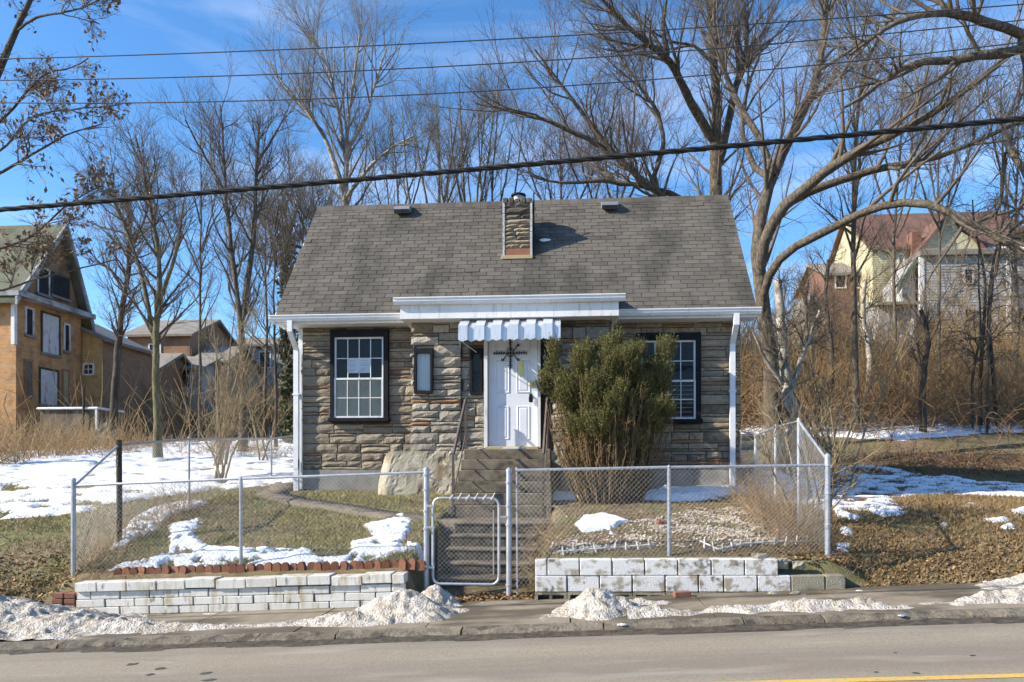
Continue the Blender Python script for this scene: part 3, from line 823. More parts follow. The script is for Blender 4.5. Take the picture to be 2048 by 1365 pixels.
for xs_ in (AX0 + .01, AX1 - .01):
    MB().add([(xs_ - .006, 14.18, 4.57), (xs_ - .006, 13.66, 4.30), (xs_ - .006, 13.66, 4.06), (xs_ - .006, 13.74, 3.95), (xs_ - .006, 13.80, 4.10), (xs_ - .006, 14.18, 4.30),
              (xs_ + .006, 14.18, 4.57), (xs_ + .006, 13.66, 4.30), (xs_ + .006, 13.66, 4.06), (xs_ + .006, 13.74, 3.95), (xs_ + .006, 13.80, 4.10), (xs_ + .006, 14.18, 4.30)],
             [(0, 1, 2, 3, 4, 5), (11, 10, 9, 8, 7, 6)] + [(i, (i + 1) % 6 + 0 if False else (i + 1) % 6, 6 + (i + 1) % 6, 6 + i) for i in range(6)]).obj('side_wing', M['aluminium'], aw)
    MB().tube([(xs_, 13.68, 4.08), (xs_ + (.25 if xs_ < -1 else -.25), 14.16, 3.93)], .008, 6).obj('brace', M['white_metal'], aw)

# ------------------------------------------------------------ roof
rf = part_empty('roof', cot, (-1.1, 16.98, 5))
RX0, RX1 = -5.84, 3.47
deck = MB()
for s in (0, 1):
    ya, yb = (EAVE_Y, RIDGE_Y) if s == 0 else (2 * RIDGE_Y - EAVE_Y, RIDGE_Y)
    deck.add([(RX0, ya, EAVE_Z - .02), (RX1, ya, EAVE_Z - .02), (RX1, yb, RIDGE_Z - .02), (RX0, yb, RIDGE_Z - .02), (RX0, ya, EAVE_Z - .12), (RX1, ya, EAVE_Z - .12), (RX1, yb, RIDGE_Z - .14), (RX0, yb, RIDGE_Z - .14)],
             [(0, 1, 2, 3), (7, 6, 5, 4), (0, 4, 5, 1), (1, 5, 6, 2), (2, 6, 7, 3), (3, 7, 4, 0)])
deck.obj('deck', M['roof_deck'], rf)
rl = math.hypot(RIDGE_Y - EAVE_Y, RIDGE_Z - EAVE_Z); sl = math.atan2(RIDGE_Z - EAVE_Z, RIDGE_Y - EAVE_Y)
NC = 30; ex = rl / NC; tw = .308
def tab_mesh(w):
    t0 = .011
    return [(0, 0, .001), (w, 0, .001), (w, 0, t0), (0, 0, t0), (0, ex * 1.2, .001), (w, ex * 1.2, .001), (w, ex * 1.2, .003), (0, ex * 1.2, .003)], [(0, 1, 2, 3), (3, 2, 6, 7), (1, 5, 6, 2), (4, 0, 3, 7), (5, 4, 7, 6)]
vs, fs = tab_mesh(tw - .012)
tabm = bpy.data.meshes.new('shingle'); tabm.from_pydata(vs, [], fs); tabm.materials.append(M['shingle']); tabm.update()
rest = MB(); cnt = 0
cs, sn = math.cos(sl), math.sin(sl)
for c in range(NC):
    off = (c % 2) * tw * .5 + random.uniform(-.012, .012) + (c // 2 % 3) * .02
    x = RX0 - off
    yb = EAVE_Y + cs * ex * c; zb = EAVE_Z + sn * ex * c - .012
    while x < RX1 - .01:
        xa, xb = max(x, RX0 - .01), min(x + tw - .012, RX1 + .01)
        lift = random.uniform(0, .004) + (.010 if random.random() < .008 else 0)
        dy = random.uniform(-.006, .006)
        if xb - xa > .03:
            pos = (xa, yb + cs * dy - sn * lift, zb + sn * dy + cs * lift)
            if xb - xa > tw - .02 and cnt < 300:
                dobj('shingle', tabm, rf, pos, (sl, 0, random.uniform(-.006, .006))); cnt += 1
            else:
                w = xb - xa; v2, f2 = tab_mesh(w)
                rest.add([(pos[0] + p[0], pos[1] + p[1] * cs - p[2] * sn, pos[2] + p[1] * sn + p[2] * cs) for p in v2], f2)
        x += tw
rest.obj('upper_shingles', M['shingle_mass'], rf, kind='stuff')
x = RX0
k = 0
while x < RX1 - .02:      # ridge caps
    w = min(.2, RX1 - x)
    h = .012 + .004 * (k % 2)
    MB().prism([(RIDGE_Y - .13, RIDGE_Z - .145), (RIDGE_Y, RIDGE_Z + h), (RIDGE_Y + .13, RIDGE_Z - .145), (RIDGE_Y, RIDGE_Z - .01)], 'x', x, x + w - .006).obj('ridge_cap', M['shingle'], rf, origin=(x, RIDGE_Y, RIDGE_Z))
    x += w; k += 1
for xa in (RX0 - .012, RX1 - .008):
    MB().add([(xa, EAVE_Y - .01, EAVE_Z - .17), (xa, RIDGE_Y, RIDGE_Z - .17), (xa, RIDGE_Y, RIDGE_Z - .02), (xa, EAVE_Y - .01, EAVE_Z - .02), (xa + .02, EAVE_Y - .01, EAVE_Z - .17), (xa + .02, RIDGE_Y, RIDGE_Z - .17), (xa + .02, RIDGE_Y, RIDGE_Z - .02), (xa + .02, EAVE_Y - .01, EAVE_Z - .02)],
             [(0, 1, 2, 3), (7, 6, 5, 4), (0, 4, 5, 1), (1, 5, 6, 2), (2, 6, 7, 3), (3, 7, 4, 0)]).obj('rake_board', M['white_trim'], rf)
def roofpt(u, v):
    d = ray(u, v); k = math.tan(sl)
    # EYE + d.z t = EAVE_Z + k (d.y t - EAVE_Y)
    t = (EAVE_Z - k * EAVE_Y - EYE) / (d.z - k * d.y)
    return Vector((d.x * t, d.y * t, EYE + d.z * t))
for (u, v) in ((806, 427), (1219, 419)):
    p = roofpt(u, v)
    vt = part_empty('roof_vent', rf, p)
    MB().prism([(p.y - .16, p.z - .04), (p.y - .16, p.z + .10), (p.y + .10, p.z + .20), (p.y + .16, p.z + .16), (p.y + .14, p.z + .10)], 'x', p.x - .18, p.x + .18).obj('hood', M['vent'], vt)
    MB().box(p.x - .17, p.x + .17, p.y - .175, p.y - .161, p.z - .06, p.z + .035).obj('opening', M['black_paint'], vt)
# chimney
ch = part_empty('chimney', rf, roofpt(1036, 512))
p = roofpt(1036, 512)
cx0, cx1, cy0, cy1 = XU(1008, p.y), XU(1062, p.y), p.y, p.y + .62
ct = ZV(1036, 402, p.y)
MB().box(cx0 + .01, cx1 - .0, cy0 + .02, cy1, p.z - .3, ct - .05).obj('core', M['tar'], ch)
z = ZV(1036, 498, p.y)
MB().box(cx0 - .02, cx1 + .0, cy0 - .02, cy0 + .03, p.z - .03, z, .004).obj('copper_flashing', M['copper'], ch)
MB().box(cx0 - .05, cx1 + .04, cy0 - .10, cy0 - .015, p.z - .09, p.z - .015, .006).obj('base_flashing', M['tan_board'], ch)
while z < ct - .02:
    h = min(random.uniform(.07, .16), ct - z)
    split = random.random() < .55 and h > .06
    xs_ = [cx0, cx0 + (cx1 - cx0) * random.uniform(.35, .65), cx1] if split else [cx0, cx1]
    for a in range(len(xs_) - 1):
        me = stone_mesh(xs_[a + 1] - xs_[a] - .012, h - .012, .05)
        me.materials.append(M['stone_dark'] if z > ct - .40 else M['stone'])
        dobj('stone', me, ch, ((xs_[a] + xs_[a + 1]) / 2, cy0 + .015, z + h / 2))
    z += h
rng2 = random.Random(3)
cap = MB(); 
for k in range(5):
    a = cx0 - .03 + (cx1 - cx0 + .06) * k / 5
    cap.box(a, a + (cx1 - cx0 + .06) / 5 - .01, cy0 - .04, cy1 + .04, ct - .06 + rng2.uniform(-.01, .01), ct + .06 + rng2.uniform(-.02, .03), .02)
cap.obj('cap', M['stone_dark'], ch)
mcx = (cx0 + cx1) / 2
MB().tube([(mcx, cy0 + .3, ct), (mcx, cy0 + .3, ct + .20)], .11, 16).obj('flue', M['galv'], ch, smooth=False)
MB().tube([(mcx, cy0 + .3, ct + .20), (mcx, cy0 + .3, ct + .23), (mcx, cy0 + .3, ct + .25)], [.16, .16, .05], 16).obj('flue_cap', M['black_paint'], ch)
MB().tube([(cx1 + .05, cy0 + .12, p.z + .05), (cx1 + .05, cy0 + .12, ct + .20)], .018, 8).box(cx1 - .01, cx1 + .07, cy0 + .10, cy0 + .14, ct - .14, ct - .11).box(cx1 - .01, cx1 + .07, cy0 + .10, cy0 + .14, ct - .56, ct - .53).obj('conduit', M['iron'], ch)
for s, xx in ((0, cx0 - .005), (1, cx1 + .005)):
    clk = MB()
    for k in range(9):
        zz = p.z - .02 + (ct - p.z) * k / 9
        clk.box(xx - .022, xx + .022, cy0 - .03, cy0 + .02 + random.uniform(0, .02), zz, zz + (ct - p.z) / 9 + random.uniform(.0, .01))
    clk.obj('caulk_edge', M['caulk'], ch)
q = roofpt(1088, 482)
a_ = np.linspace(0, 2 * math.pi, 12, endpoint=False)
sp = MB(); ring = [(q.x + .10 * math.cos(t) * (1.5 if math.cos(t) > .8 else 1), q.y + .06 * math.sin(t) * cs - .02 * sn, q.z + .06 * math.sin(t) * sn + .02 * cs) for t in a_]
sp.add(ring + [(q.x, q.y - .05 * sn, q.z + .05 * cs)], [(i, (i + 1) % 12, 12) for i in range(12)]).obj('snow_lump', M['snow'], rf)

# gutters and trims
def gutter(x0, x1, y, z, name='gutter', size=.12):
    prof = [(y, z - size), (y - .07, z - size), (y - .105, z - size * .55), (y - .105, z - .025), (y - .125, z - .02), (y - .125, z), (y - .11, z), (y - .095, z - .02), (y - .09, z - size * .5), (y - .06, z - size + .012), (y - .01, z - size + .012), (y - .01, z), (y, z)]
    return MB().prism(prof, 'x', x0, x1).obj(name, M['white_metal'], cot)
gz = EAVE_Z - .005
gutter(-5.93, BX0 - .06, EAVE_Y + .0, gz); gutter(BX1 + .12, 3.55, EAVE_Y + .0, gz)
for x0, x1 in ((-5.84, BX0 - .02), (BX1 + .03, 3.47)):
    MB().prism([(EAVE_Y + .002, gz - .01), (EAVE_Y + .022, gz - .01), (EAVE_Y + .022, gz - .165), (EAVE_Y + .002, gz - .165)], 'x', x0, x1).obj('fascia', M['white_trim'], cot)
    MB().box(x0, x1, EAVE_Y + .024, YW, gz - .165, gz - .145).obj('soffit', M['white_trim'], cot)
# bay roof, gutter, fascia
BRX0, BRX1 = BX0 - .22, BX1 + .16
MB().prism([(13.80, 4.90), (13.80, 4.86), (15.0, 4.86), (15.0, 5.10), (14.72, 5.08)], 'x', BRX0 + .06, BRX1 - .02).obj('bay_roof', M['roof_deck'], cot)
fl = MB()
nfl = 12
for k in range(nfl):
    xa = BRX0 + .06 + (BRX1 - BRX0 - .10) * k / nfl; xb = BRX0 + .06 + (BRX1 - BRX0 - .10) * (k + 1) / nfl
    za = 4.955 + .035 * k / nfl + random.uniform(-.008, .008)
    fl.prism([(13.90, 4.89), (14.20, za), (14.22, za - .006), (13.90, 4.87)], 'x', xa, xb)
fl.obj('bay_flashing', M['white_metal'], cot)
for k in range(9):        # the doubled lower shingle row over the bay
    xa = BRX0 + .25 + k * .37
    MB().add([(xa, 14.12, 4.955 + k * .003), (xa + .36, 14.12, 4.955 + k * .003), (xa + .36, 14.60, 5.09 + k * .003), (xa, 14.60, 5.09 + k * .003), (xa, 14.12, 4.975 + k * .003), (xa + .36, 14.12, 4.975 + k * .003), (xa + .36, 14.60, 5.10 + k * .003), (xa, 14.60, 5.10 + k * .003)],
             [(3, 2, 1, 0), (4, 5, 6, 7), (0, 1, 5, 4), (1, 2, 6, 5), (2, 3, 7, 6), (3, 0, 4, 7)]).obj('loose_shingle', M['shingle'], cot)
q0 = P(1024, 587, 14.02)
MB().add([(q0.x, 14.0, 4.965), (q0.x + .36, 14.0, 4.975), (q0.x + .36, 14.22, 5.04), (q0.x, 14.22, 5.03), (q0.x, 14.0, 4.935), (q0.x + .36, 14.0, 4.945), (q0.x + .36, 14.22, 5.01), (q0.x, 14.22, 5.0)], [(0, 1, 2, 3), (7, 6, 5, 4), (0, 4, 5, 1), (1, 5, 6, 2), (2, 6, 7, 3), (3, 7, 4, 0)]).obj('patch', M['tar'], cot)
gutter(BRX0 - .03, BRX1 + .10, 13.84, 4.90, size=.125)
MB().box(BRX0 + .08, BRX1 - .02, 13.842, 13.868, 4.52, 4.86).obj('bay_fascia', M['white_trim'], cot)
MB().box(BRX0 + .08, BRX1 - .02, 13.87, 14.62, 4.52, 4.54).obj('bay_soffit', M['white_trim'], cot)
for xa in (BRX0 + .08, BRX1 - .045):
    MB().prism([(13.87, 4.54), (14.84, 4.54), (14.84, 5.0), (14.3, 4.94), (13.87, 4.87)], 'x', xa, xa + .025).obj('bay_cheek', M['white_trim'], cot)
MB().prism([(14.30, 4.52), (14.62, 4.52), (14.62, 4.25), (14.5, 4.38)], 'x', BX1 + .05, BX1 + .09).obj('bracket', M['white_trim'], cot)
MB().prism([(14.30, 4.52), (14.62, 4.52), (14.62, 4.40), (14.5, 4.44)], 'x', BX0 - .08, BX0 - .04).obj('bracket', M['white_trim'], cot)

def downspout(u, zb):
    x = XU(u, YW - .1)
    ds = part_empty('downspout', cot, (x, YW - .1, zb))
    w = .05
    def sec(p0, p1, dpt=.038):
        mb = MB(); vs = []
        for (yy, zz) in (p0, p1): vs += [(x - w, yy - dpt, zz), (x + w, yy - dpt, zz), (x + w, yy + dpt, zz), (x - w, yy + dpt, zz)]
        mb.add(vs, [(0, 1, 5, 4), (1, 2, 6, 5), (2, 3, 7, 6), (3, 0, 4, 7), (0, 3, 2, 1), (4, 5, 6, 7)]); return mb
    sec((EAVE_Y - .05, gz - .32), (EAVE_Y - .05, gz - .10)).obj('outlet', M['white_metal'], ds)
    sec((YW - .135, gz - .62), (EAVE_Y - .05, gz - .315)).obj('elbow', M['white_metal'], ds)
    sec((YW - .135, zb), (YW - .135, gz - .615)).obj('pipe', M['white_metal'], ds)
    sec((YW - .135, 1.72), (YW - .135, 1.92), .046).obj('joint', M['white_metal'], ds)
    MB().box(x - .07, x + .07, YW - .18, YW - .06, 3.2, 3.23).obj('strap', M['white_metal'], ds)
downspout(594, 1.12); downspout(1464, 1.2)
MB().box(HX0 - .012, HX0 + .075, YW - .055, YW + .06, ZF - .5, 4.56).obj('corner_trim', M['white_trim'], cot)
p = P(577, 652, 14.72)
fl_ = part_empty('flood_light', cot, p)
MB().tube([(p.x + .10, 14.72, p.z + .16), (p.x + .06, 14.70, p.z + .06), (p.x, 14.66, p.z)], [.02, .03, .035], 8).obj('holder', M['white_metal'], fl_)
MB().tube([(p.x, 14.67, p.z + .01), (p.x - .03, 14.62, p.z - .03), (p.x - .05, 14.59, p.z - .06), (p.x - .055, 14.585, p.z - .068)], [.03, .055, .06, .02], 12).obj('bulb', M['lamp_glass'], fl_, smooth=True)

# ------------------------------------------------------------ lower stair, landing, path
ls = empty('garden_steps', 'dark weathered concrete steps behind the chain link gate', 'steps', (-1.2, 10.8, 0))
for i in range(5):
    z1 = .885 - .17 * i; y0 = 11.4 - .3 * i
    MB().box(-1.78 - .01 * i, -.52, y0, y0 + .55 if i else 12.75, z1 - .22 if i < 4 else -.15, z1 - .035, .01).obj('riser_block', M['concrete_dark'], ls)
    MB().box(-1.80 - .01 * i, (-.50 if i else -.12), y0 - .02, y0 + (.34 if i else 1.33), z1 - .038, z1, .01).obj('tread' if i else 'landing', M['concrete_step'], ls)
# concrete garden path from landing to the left of the house
pth = []
for (u, v) in ((925, 1042), (800, 1035), (700, 1020), (600, 1006), (540, 990), (575, 975)):
    pth.append(G(u, v))
pth = [(-1.6, 12.05)] + [(a, b) for a, b in pth[1:]] + [(-6.1, 15.5), (-6.1, 20)]
def resample(pts, n):
    pts = np.array(pts, float); d = np.r_[0, np.cumsum(np.linalg.norm(np.diff(pts, axis=0), axis=1))]
    t = np.linspace(0, d[-1], n); return np.stack([np.interp(t, d, pts[:, i]) for i in range(pts.shape[1])], 1)
cl = resample(pth, 60); tg = np.gradient(cl, axis=0); tg /= np.linalg.norm(tg, axis=1)[:, None]; nr = np.stack([-tg[:, 1], tg[:, 0]], 1)
w_ = np.interp(np.arange(60), [0, 15, 30, 60], [.28, .22, .28, .40])[:, None]
L_, R_ = cl + nr * w_, cl - nr * w_
V = []
for a in (L_, R_):
    V.append(np.c_[a, np.where(a[:, 0] > -2.35, .89, np.maximum(terr(a[:, 0], a[:, 1]), terr(cl[:, 0], cl[:, 1])) + .02)])
V = np.concatenate(V + [np.c_[L_, terr(L_[:, 0], L_[:, 1]) - .08], np.c_[R_, terr(R_[:, 0], R_[:, 1]) - .08]])
n = 60; Q = []
for i in range(n - 1):
    Q += [(i, i + 1, n + i + 1, n + i), (i, 2 * n + i, 2 * n + i + 1, i + 1), (n + i, n + i + 1, 3 * n + i + 1, 3 * n + i)]
nobj('garden_path', V, np.array(Q), M['concrete_step'], kind='structure')

# ------------------------------------------------------------ front walls
lw = empty('brick_retaining_wall', 'low retaining wall of long white glazed bricks with stained joints', 'wall', (-4.3, 9.55, -.1))
LX0, LX1 = XU(152, 9.42), XU(810, 9.42)
def lwz(x): return ZV(152, 1166, 9.42) + (x - LX0) * (ZV(810, 1148, 9.42) - ZV(152, 1166, 9.42)) / (LX1 - LX0)
tilt = math.atan((lwz(LX1) - lwz(LX0)) / (LX1 - LX0))
MB().add([(LX0 + .02, 9.455, -.7), (LX1 - .02, 9.455, -.5), (LX1 - .02, 9.455, lwz(LX1) - .03), (LX0 + .02, 9.455, lwz(LX0) - .03), (LX0 + .02, 9.66, -.7), (LX1 - .02, 9.66, -.5), (LX1 - .02, 9.66, lwz(LX1) - .03), (LX0 + .02, 9.66, lwz(LX0) - .03)],
         [(0, 1, 2, 3), (7, 6, 5, 4), (0, 4, 5, 1), (1, 5, 6, 2), (2, 6, 7, 3), (3, 7, 4, 0)]).obj('core', M['gutter_dirt'], lw)
for c in range(6):
    hc = .120 if c == 0 else .098
    top = 0 if c == 0 else .12 + .104 * (c - 1) + .006
    x = LX0 - (0 if c % 2 == 0 else .2)
    while x < LX1 - .03:
        w = .395 if c else random.choice((.40, .40, .38, .30))
        xa, xb = max(x, LX0 - (.02 if c == 0 else 0)), min(x + w, LX1)
        xc = (xa + xb) / 2; zc = lwz(xc) - top - hc / 2
        if xb - xa > .05 and zc + hc / 2 > pav_z(xc, 9.45) - .03:
            dy = -.035 if c == 0 else 0
            dy += random.uniform(-.006, .006); dz = random.choice((0, 0, 0, -.008, .012)) if c == 0 else 0
            hw = (xb - xa) / 2 - .004
            o = MB().box(-hw, hw, 9.42 - 9.5 + dy, .16 if c == 0 else 0.0, -hc / 2, hc / 2, .006).obj('brick', M['white_block'], lw)
            o.location = Vector((xc, 9.5, zc + dz)) - WL[lw]; WL[o] = Vector((xc, 9.5, zc)); o.rotation_euler = (0, -tilt + random.uniform(-.006, .006), 0)
        x += w + .008
bs = empty('brick_stub', 'crumbling stack of old red bricks at the end of the white wall', 'brick pier', (LX0 - .2, 9.5, -.2))
for c in range(6):
    for k in range(2):
        x0 = LX0 - .33 + k * .16 + random.uniform(-.01, .01)
        z0 = lwz(LX0) - .14 - c * .075
        MB().box(x0, x0 + .15, 9.42 + random.uniform(-.015, .015), 9.62, z0 - .066, z0, .006).obj('brick', M['old_brick'], bs, origin=(x0, 9.5, z0))

rw = empty('block_retaining_wall', 'broken low wall of painted concrete blocks with hollow bottom course', 'wall', (1.5, 9.55, 0))
RWX0, RWX1 = XU(1070, 9.42), XU(1692, 9.42)
def rwz(x): return ZV(1070, 1120, 9.42) + (x - RWX0) * .012
MB().box(RWX0 + .03, XU(1540, 9.5), 9.50, 9.66, -.3, rwz(0) - .02).box(XU(1540, 9.5), RWX1 - .03, 9.50, 9.66, -.3, rwz(0) - .22).obj('core', M['concrete_dark'], rw)
BH, BL = .198, .398
for c in range(2):
    x = RWX0 - (0 if c == 0 else .27)
    x = RWX0 - (.25 if c == 0 else .0)
    while x < RWX1 - .05:
        w = BL if random.random() < .8 else random.choice((.2, .3))
        xa, xb = max(x, RWX0), min(x + w, RWX1)
        xc = (xa + xb) / 2; uc = 1024 + 0
        ztop = rwz(xc) - c * (BH + .006)
        px_u = xc
        gone = c == 0 and xc > XU(1545, 9.42)
        if xb - xa > .06 and not gone:
            bare = xc > XU(1590, 9.42)
            hw = (xb - xa) / 2 - .004
            o = MB().box(-hw, hw, -.08 + random.uniform(-.006, .006), .10, -BH / 2, BH / 2, .007).obj('block', M['cinder_bare'] if bare else M['cinder'], rw)
            o.location = Vector((xc, 9.5, ztop - BH / 2)) - WL[rw]; o.rotation_euler = (random.uniform(-.01, .01), -.012 + random.uniform(-.005, .005), random.uniform(-.008, .008))
        x += w + .007
# hollow course: blocks on their side with two cores open to the street
x = RWX0
while x < XU(1600, 9.42):
    w = .398; zt = rwz(x) - 2 * (BH + .006); zb = pav_z(x, 9.4) - .03
    hb = MB(); h = max(zt - zb, .06); zb = zt - h
    t = .035; xm = x + w / 2
    for a, b_ in ((x, x + t), (xm - t / 2, xm + t / 2), (x + w - t, x + w)): hb.box(a, b_, 9.425, 9.60, zb, zt - .03)
    hb.box(x, x + w, 9.422, 9.60, zt - .032, zt)
    hb.box(x, x + w, 9.424, 9.60, zb - .02, zb + .012)
    hb.box(x + .01, x + w - .01, 9.585, 9.60, zb, zt - .02)
    hb.obj('hollow_block', M['cinder_bare'], rw, origin=(x, 9.5, zt))
    x += w + .008
# rubble chunks left of broken end
for k, (u, v, s) in enumerate(((1560, 1128, .13), (1598, 1132, .10), (1520, 1117, .12))):
    p = P(u, v, 9.5)
    me = stone_mesh(s * 1.5, s, s * .5); me.materials.append(M['cinder_bare'])
    dobj('broken_block', me, rw, (p.x, 9.52, p.z))

def chunk(name, label, cat, u, v, s, m, group=None, flat=.5):
    d = ray(u, v)
    best = None
    for t in np.linspace(7, 12, 800):
        x, y, z = d.x * t, d.y * t, EYE + d.z * t
        gz_ = pav_z(x, y) if y < 9.5 else tz(x, y)
        if y < 7.75: gz_ = kz(x)
        if z <= gz_: best = (x, y, gz_); break
    if best is None: return
    x, y, z = best
    rr = random.Random(int(u * 7 + v))
    vs = []; fs = []
    n = 7
    for j, (rad, hz) in enumerate(((.85, 0), (1.0, .35), (.75, .8), (.2, 1.0))):
        for i in range(n):
            a = i * 2 * math.pi / n + j * .3; q = rad * rr.uniform(.7, 1.15)
            vs.append((math.cos(a) * s * q, math.sin(a) * s * .7 * q, hz * s * flat * rr.uniform(.8, 1.2) - .01))
    for j in range(3):
        for i in range(n): fs.append((j * n + i, j * n + (i + 1) % n, (j + 1) * n + (i + 1) % n, (j + 1) * n + i))
    fs.append(tuple(range(3 * n, 4 * n))); fs.append(tuple(range(n - 1, -1, -1)))
    o = MB().add(vs, fs).obj(name, m)
    o.location = (x, y, z); WL[o] = Vector((x, y, z)); o['label'] = label; o['category'] = cat
    if group: o['group'] = group
for u, v, s, lab in ((1572, 1180, .09, 'largest broken concrete chunk lying against the foot of the block wall'), (1590, 1188, .08, 'concrete chunk lying beside the largest one below the block wall'), (1622, 1178, .06, 'small concrete chunk at the leaf edge below the last bare block'), (1545, 1188, .07, 'concrete chunk by the last of the hollow blocks'), (1608, 1190, .05, 'smallest concrete chunk lying out on the pavement')):
    chunk('rubble_chunk', lab, 'rubble', u, v, s, M['cinder_bare'], 'rubble below the block wall')
lb = MB().box(-.1, .1, -.05, .05, -.005, .062, .006).obj('loose_brick', M['old_brick']); lb['label'] = 'single red brick lying on the pavement by the hollow blocks'; lb['category'] = 'brick'
q = P(1364, 1197, 9.28); lb.location = (q.x, 9.28, pav_z(q.x, 9.28) + .006); lb.rotation_euler = (0, -.05, .15)
yb = MB().box(-.1, .1, -.05, .05, -.02, .07, .01).obj('yard_brick', M['terracotta']); yb['label'] = 'half buried red brick among the gravel behind the fence post'; yb['category'] = 'brick'
q = G(1326, 1052); yb.location = (q[0], q[1], tz(*q)); yb.rotation_euler = (.2, .1, .3)

# scalloped terracotta edging
ed = empty('brick_edging', 'row of scalloped terracotta edging bricks set along the white wall', 'edging', (-4, 9.72, .2))
prof = [(-.052, 0), (.052, 0)] + [(.052 * math.cos(a), .10 + .05 * math.sin(a)) for a in np.linspace(0, math.pi, 7)]
me = bpy.data.meshes.new('edging_brick')
tmp = MB().prism(prof, 'y', -.028, .028); me.from_pydata(tmp.v, [], tmp.f); me.materials.append(M['terracotta']); me.update()
x = XU(236, 9.72)
while x < XU(848, 9.72):
    dobj('edging_brick', me, ed, (x, 9.71 + random.uniform(-.015, .015), lwz(x) + .005 + random.uniform(-.012, .012)), (random.uniform(-.25, .1), random.uniform(-.12, .12), random.uniform(-.25, .25)))
    x += random.uniform(.105, .125)

# white plastic picket edging
def picket_run(pts, label, group):
    e = empty('picket_edging', label, 'edging', (pts[0][0], pts[0][1], pts[0][2]), group)
    for k in range(len(pts) - 1):
        a, b_ = Vector(pts[k]), Vector(pts[k + 1])
        MB().tube([a, b_], .011, 4).obj('rail', M['plastic'], e)
        n = max(2, int((b_ - a).length / .13))
        for i in range(n):
            q = a.lerp(b_, (i + .5) / n)
            ln = Vector((random.uniform(-.02, .02), random.uniform(-.03, .02), .06 + random.uniform(-.01, .02)))
            MB().tube([q - ln * .9, q + ln], [.014, .010], 4).obj('picket', M['plastic'], e)
def yardpt(u, v, lift=.05):
    x, y = G(u, v); return (x, y, tz(x, y) + lift)
picket_run([yardpt(1115, 1112), yardpt(1180, 1108), yardpt(1240, 1104), yardpt(1310, 1097)], 'fallen white plastic picket edging between the gate and the middle fence post', None)
picket_run([yardpt(1400, 1090), yardpt(1436, 1108), yardpt(1490, 1096), yardpt(1560, 1092), yardpt(1625, 1092)], 'bent white plastic picket edging behind the broken end of the block wall', None)

# ------------------------------------------------------------ chain link fence
def chain(p0, p1, t0, t1, d=.062, r=.0017, thick=None):
    """p0,p1 bottom ends, t0,t1 top ends (Vectors)"""
    p0, p1, t0, t1 = map(Vector, (p0, p1, t0, t1))
    L = ((p1 - p0).length + (t1 - t0).length) / 2; H = ((t0 - p0).length + (t1 - p1).length) / 2
    segs = []
    def at(s, h):
        a = p0.lerp(p1, s / L); b_ = t0.lerp(t1, s / L)
        return a.lerp(b_, h / H)
    slope = 1.0
    nrm = (p1 - p0).cross(t0 - p0).normalized()
    for dirn in (1, -1):
        s = -H if dirn == 1 else 0
        while s < (L if dirn == 1 else L + H):
            # s(h) = s + dirn*h
            h0, h1 = 0, H
            if dirn == 1: h0 = max(0, -s); h1 = min(H, L - s)
            else: h0 = max(0, s - L); h1 = min(H, s)
            if h1 - h0 > .03:
                m_ = max(2, int((h1 - h0) / .35) + 1)
                pts = [at(s + dirn * h + (vnz(s, h) - .5) * .02, h) + nrm * ((.004 if dirn == 1 else -.004) + (vnz(s * .4 + 7, h * 2) - .5) * .03) for h in np.linspace(h0, h1, m_)]
                segs.append(pts)
            s += d
    V = []; groups = {}
    for sgm in segs: groups.setdefault(len(sgm), []).append([tuple(q) for q in sgm])
    out = []
    for k, lst in groups.items():
        A = np.array(lst); out.append(tubes(A, np.full(A.shape[:2], r), 3))
    return merge(out)
def vnz(a, b): return float(vnoise(np.array([a * 3.0]), np.array([b * 3.0]), 5)[0])

def post(x, y, z0, z1, r, parent, m='galv', capped=True, name='post'):
    mb = MB().tube([(x, y, z0), (x, y, z1)], r, 12)
    if capped: mb.tube([(x, y, z1), (x, y, z1 + r * .6), (x, y, z1 + r * 1.3)], [r * 1.12, r * 1.05, r * .3], 12)
    return mb.obj(name, M[m], parent, smooth=False)
def collars(x, y, zs, r, parent):
    for z in zs: MB().tube([(x, y, z - .012), (x, y, z + .012)], r * 1.25, 12).box(x - r * .4, x + r * .4, y - r * 2.1, y - r, z - .01, z + .01).obj('clamp', M['galv'], parent)

YF = 9.78
def Pf(u, v): return P(u, v, YF)
# left front run
fl1 = empty('chain_link_fence', 'grey chain link fence above the white brick wall, left of gate', 'fence', (-4.5, YF, .2))
a = Pf(147, 972); b_ = Pf(851, 945)
post(a.x, YF, ZV(147, 1185, YF), ZV(147, 962, YF), .032, fl1)
m_ = Pf(482, 958); post(m_.x, YF, ZV(482, 1150, YF), m_.z, .023, fl1)
MB().tube([(a.x, YF, a.z), (m_.x, YF, m_.z), (b_.x, YF, b_.z)], .018, 10).obj('top_rail', M['galv'], fl1)
V, Q = chain((a.x, YF - .02, ZV(147, 1158, YF)), (b_.x, YF - .02, ZV(851, 1140, YF)), (a.x, YF - .02, a.z), (b_.x, YF - .02, b_.z))
nobj('wire_mesh', V, Q, M['wire'], fl1)
MB().tube([Pf(812, 1060), Pf(818, 1160)], .008, 6).obj('rusty_rod', M['old_brick'], fl1)
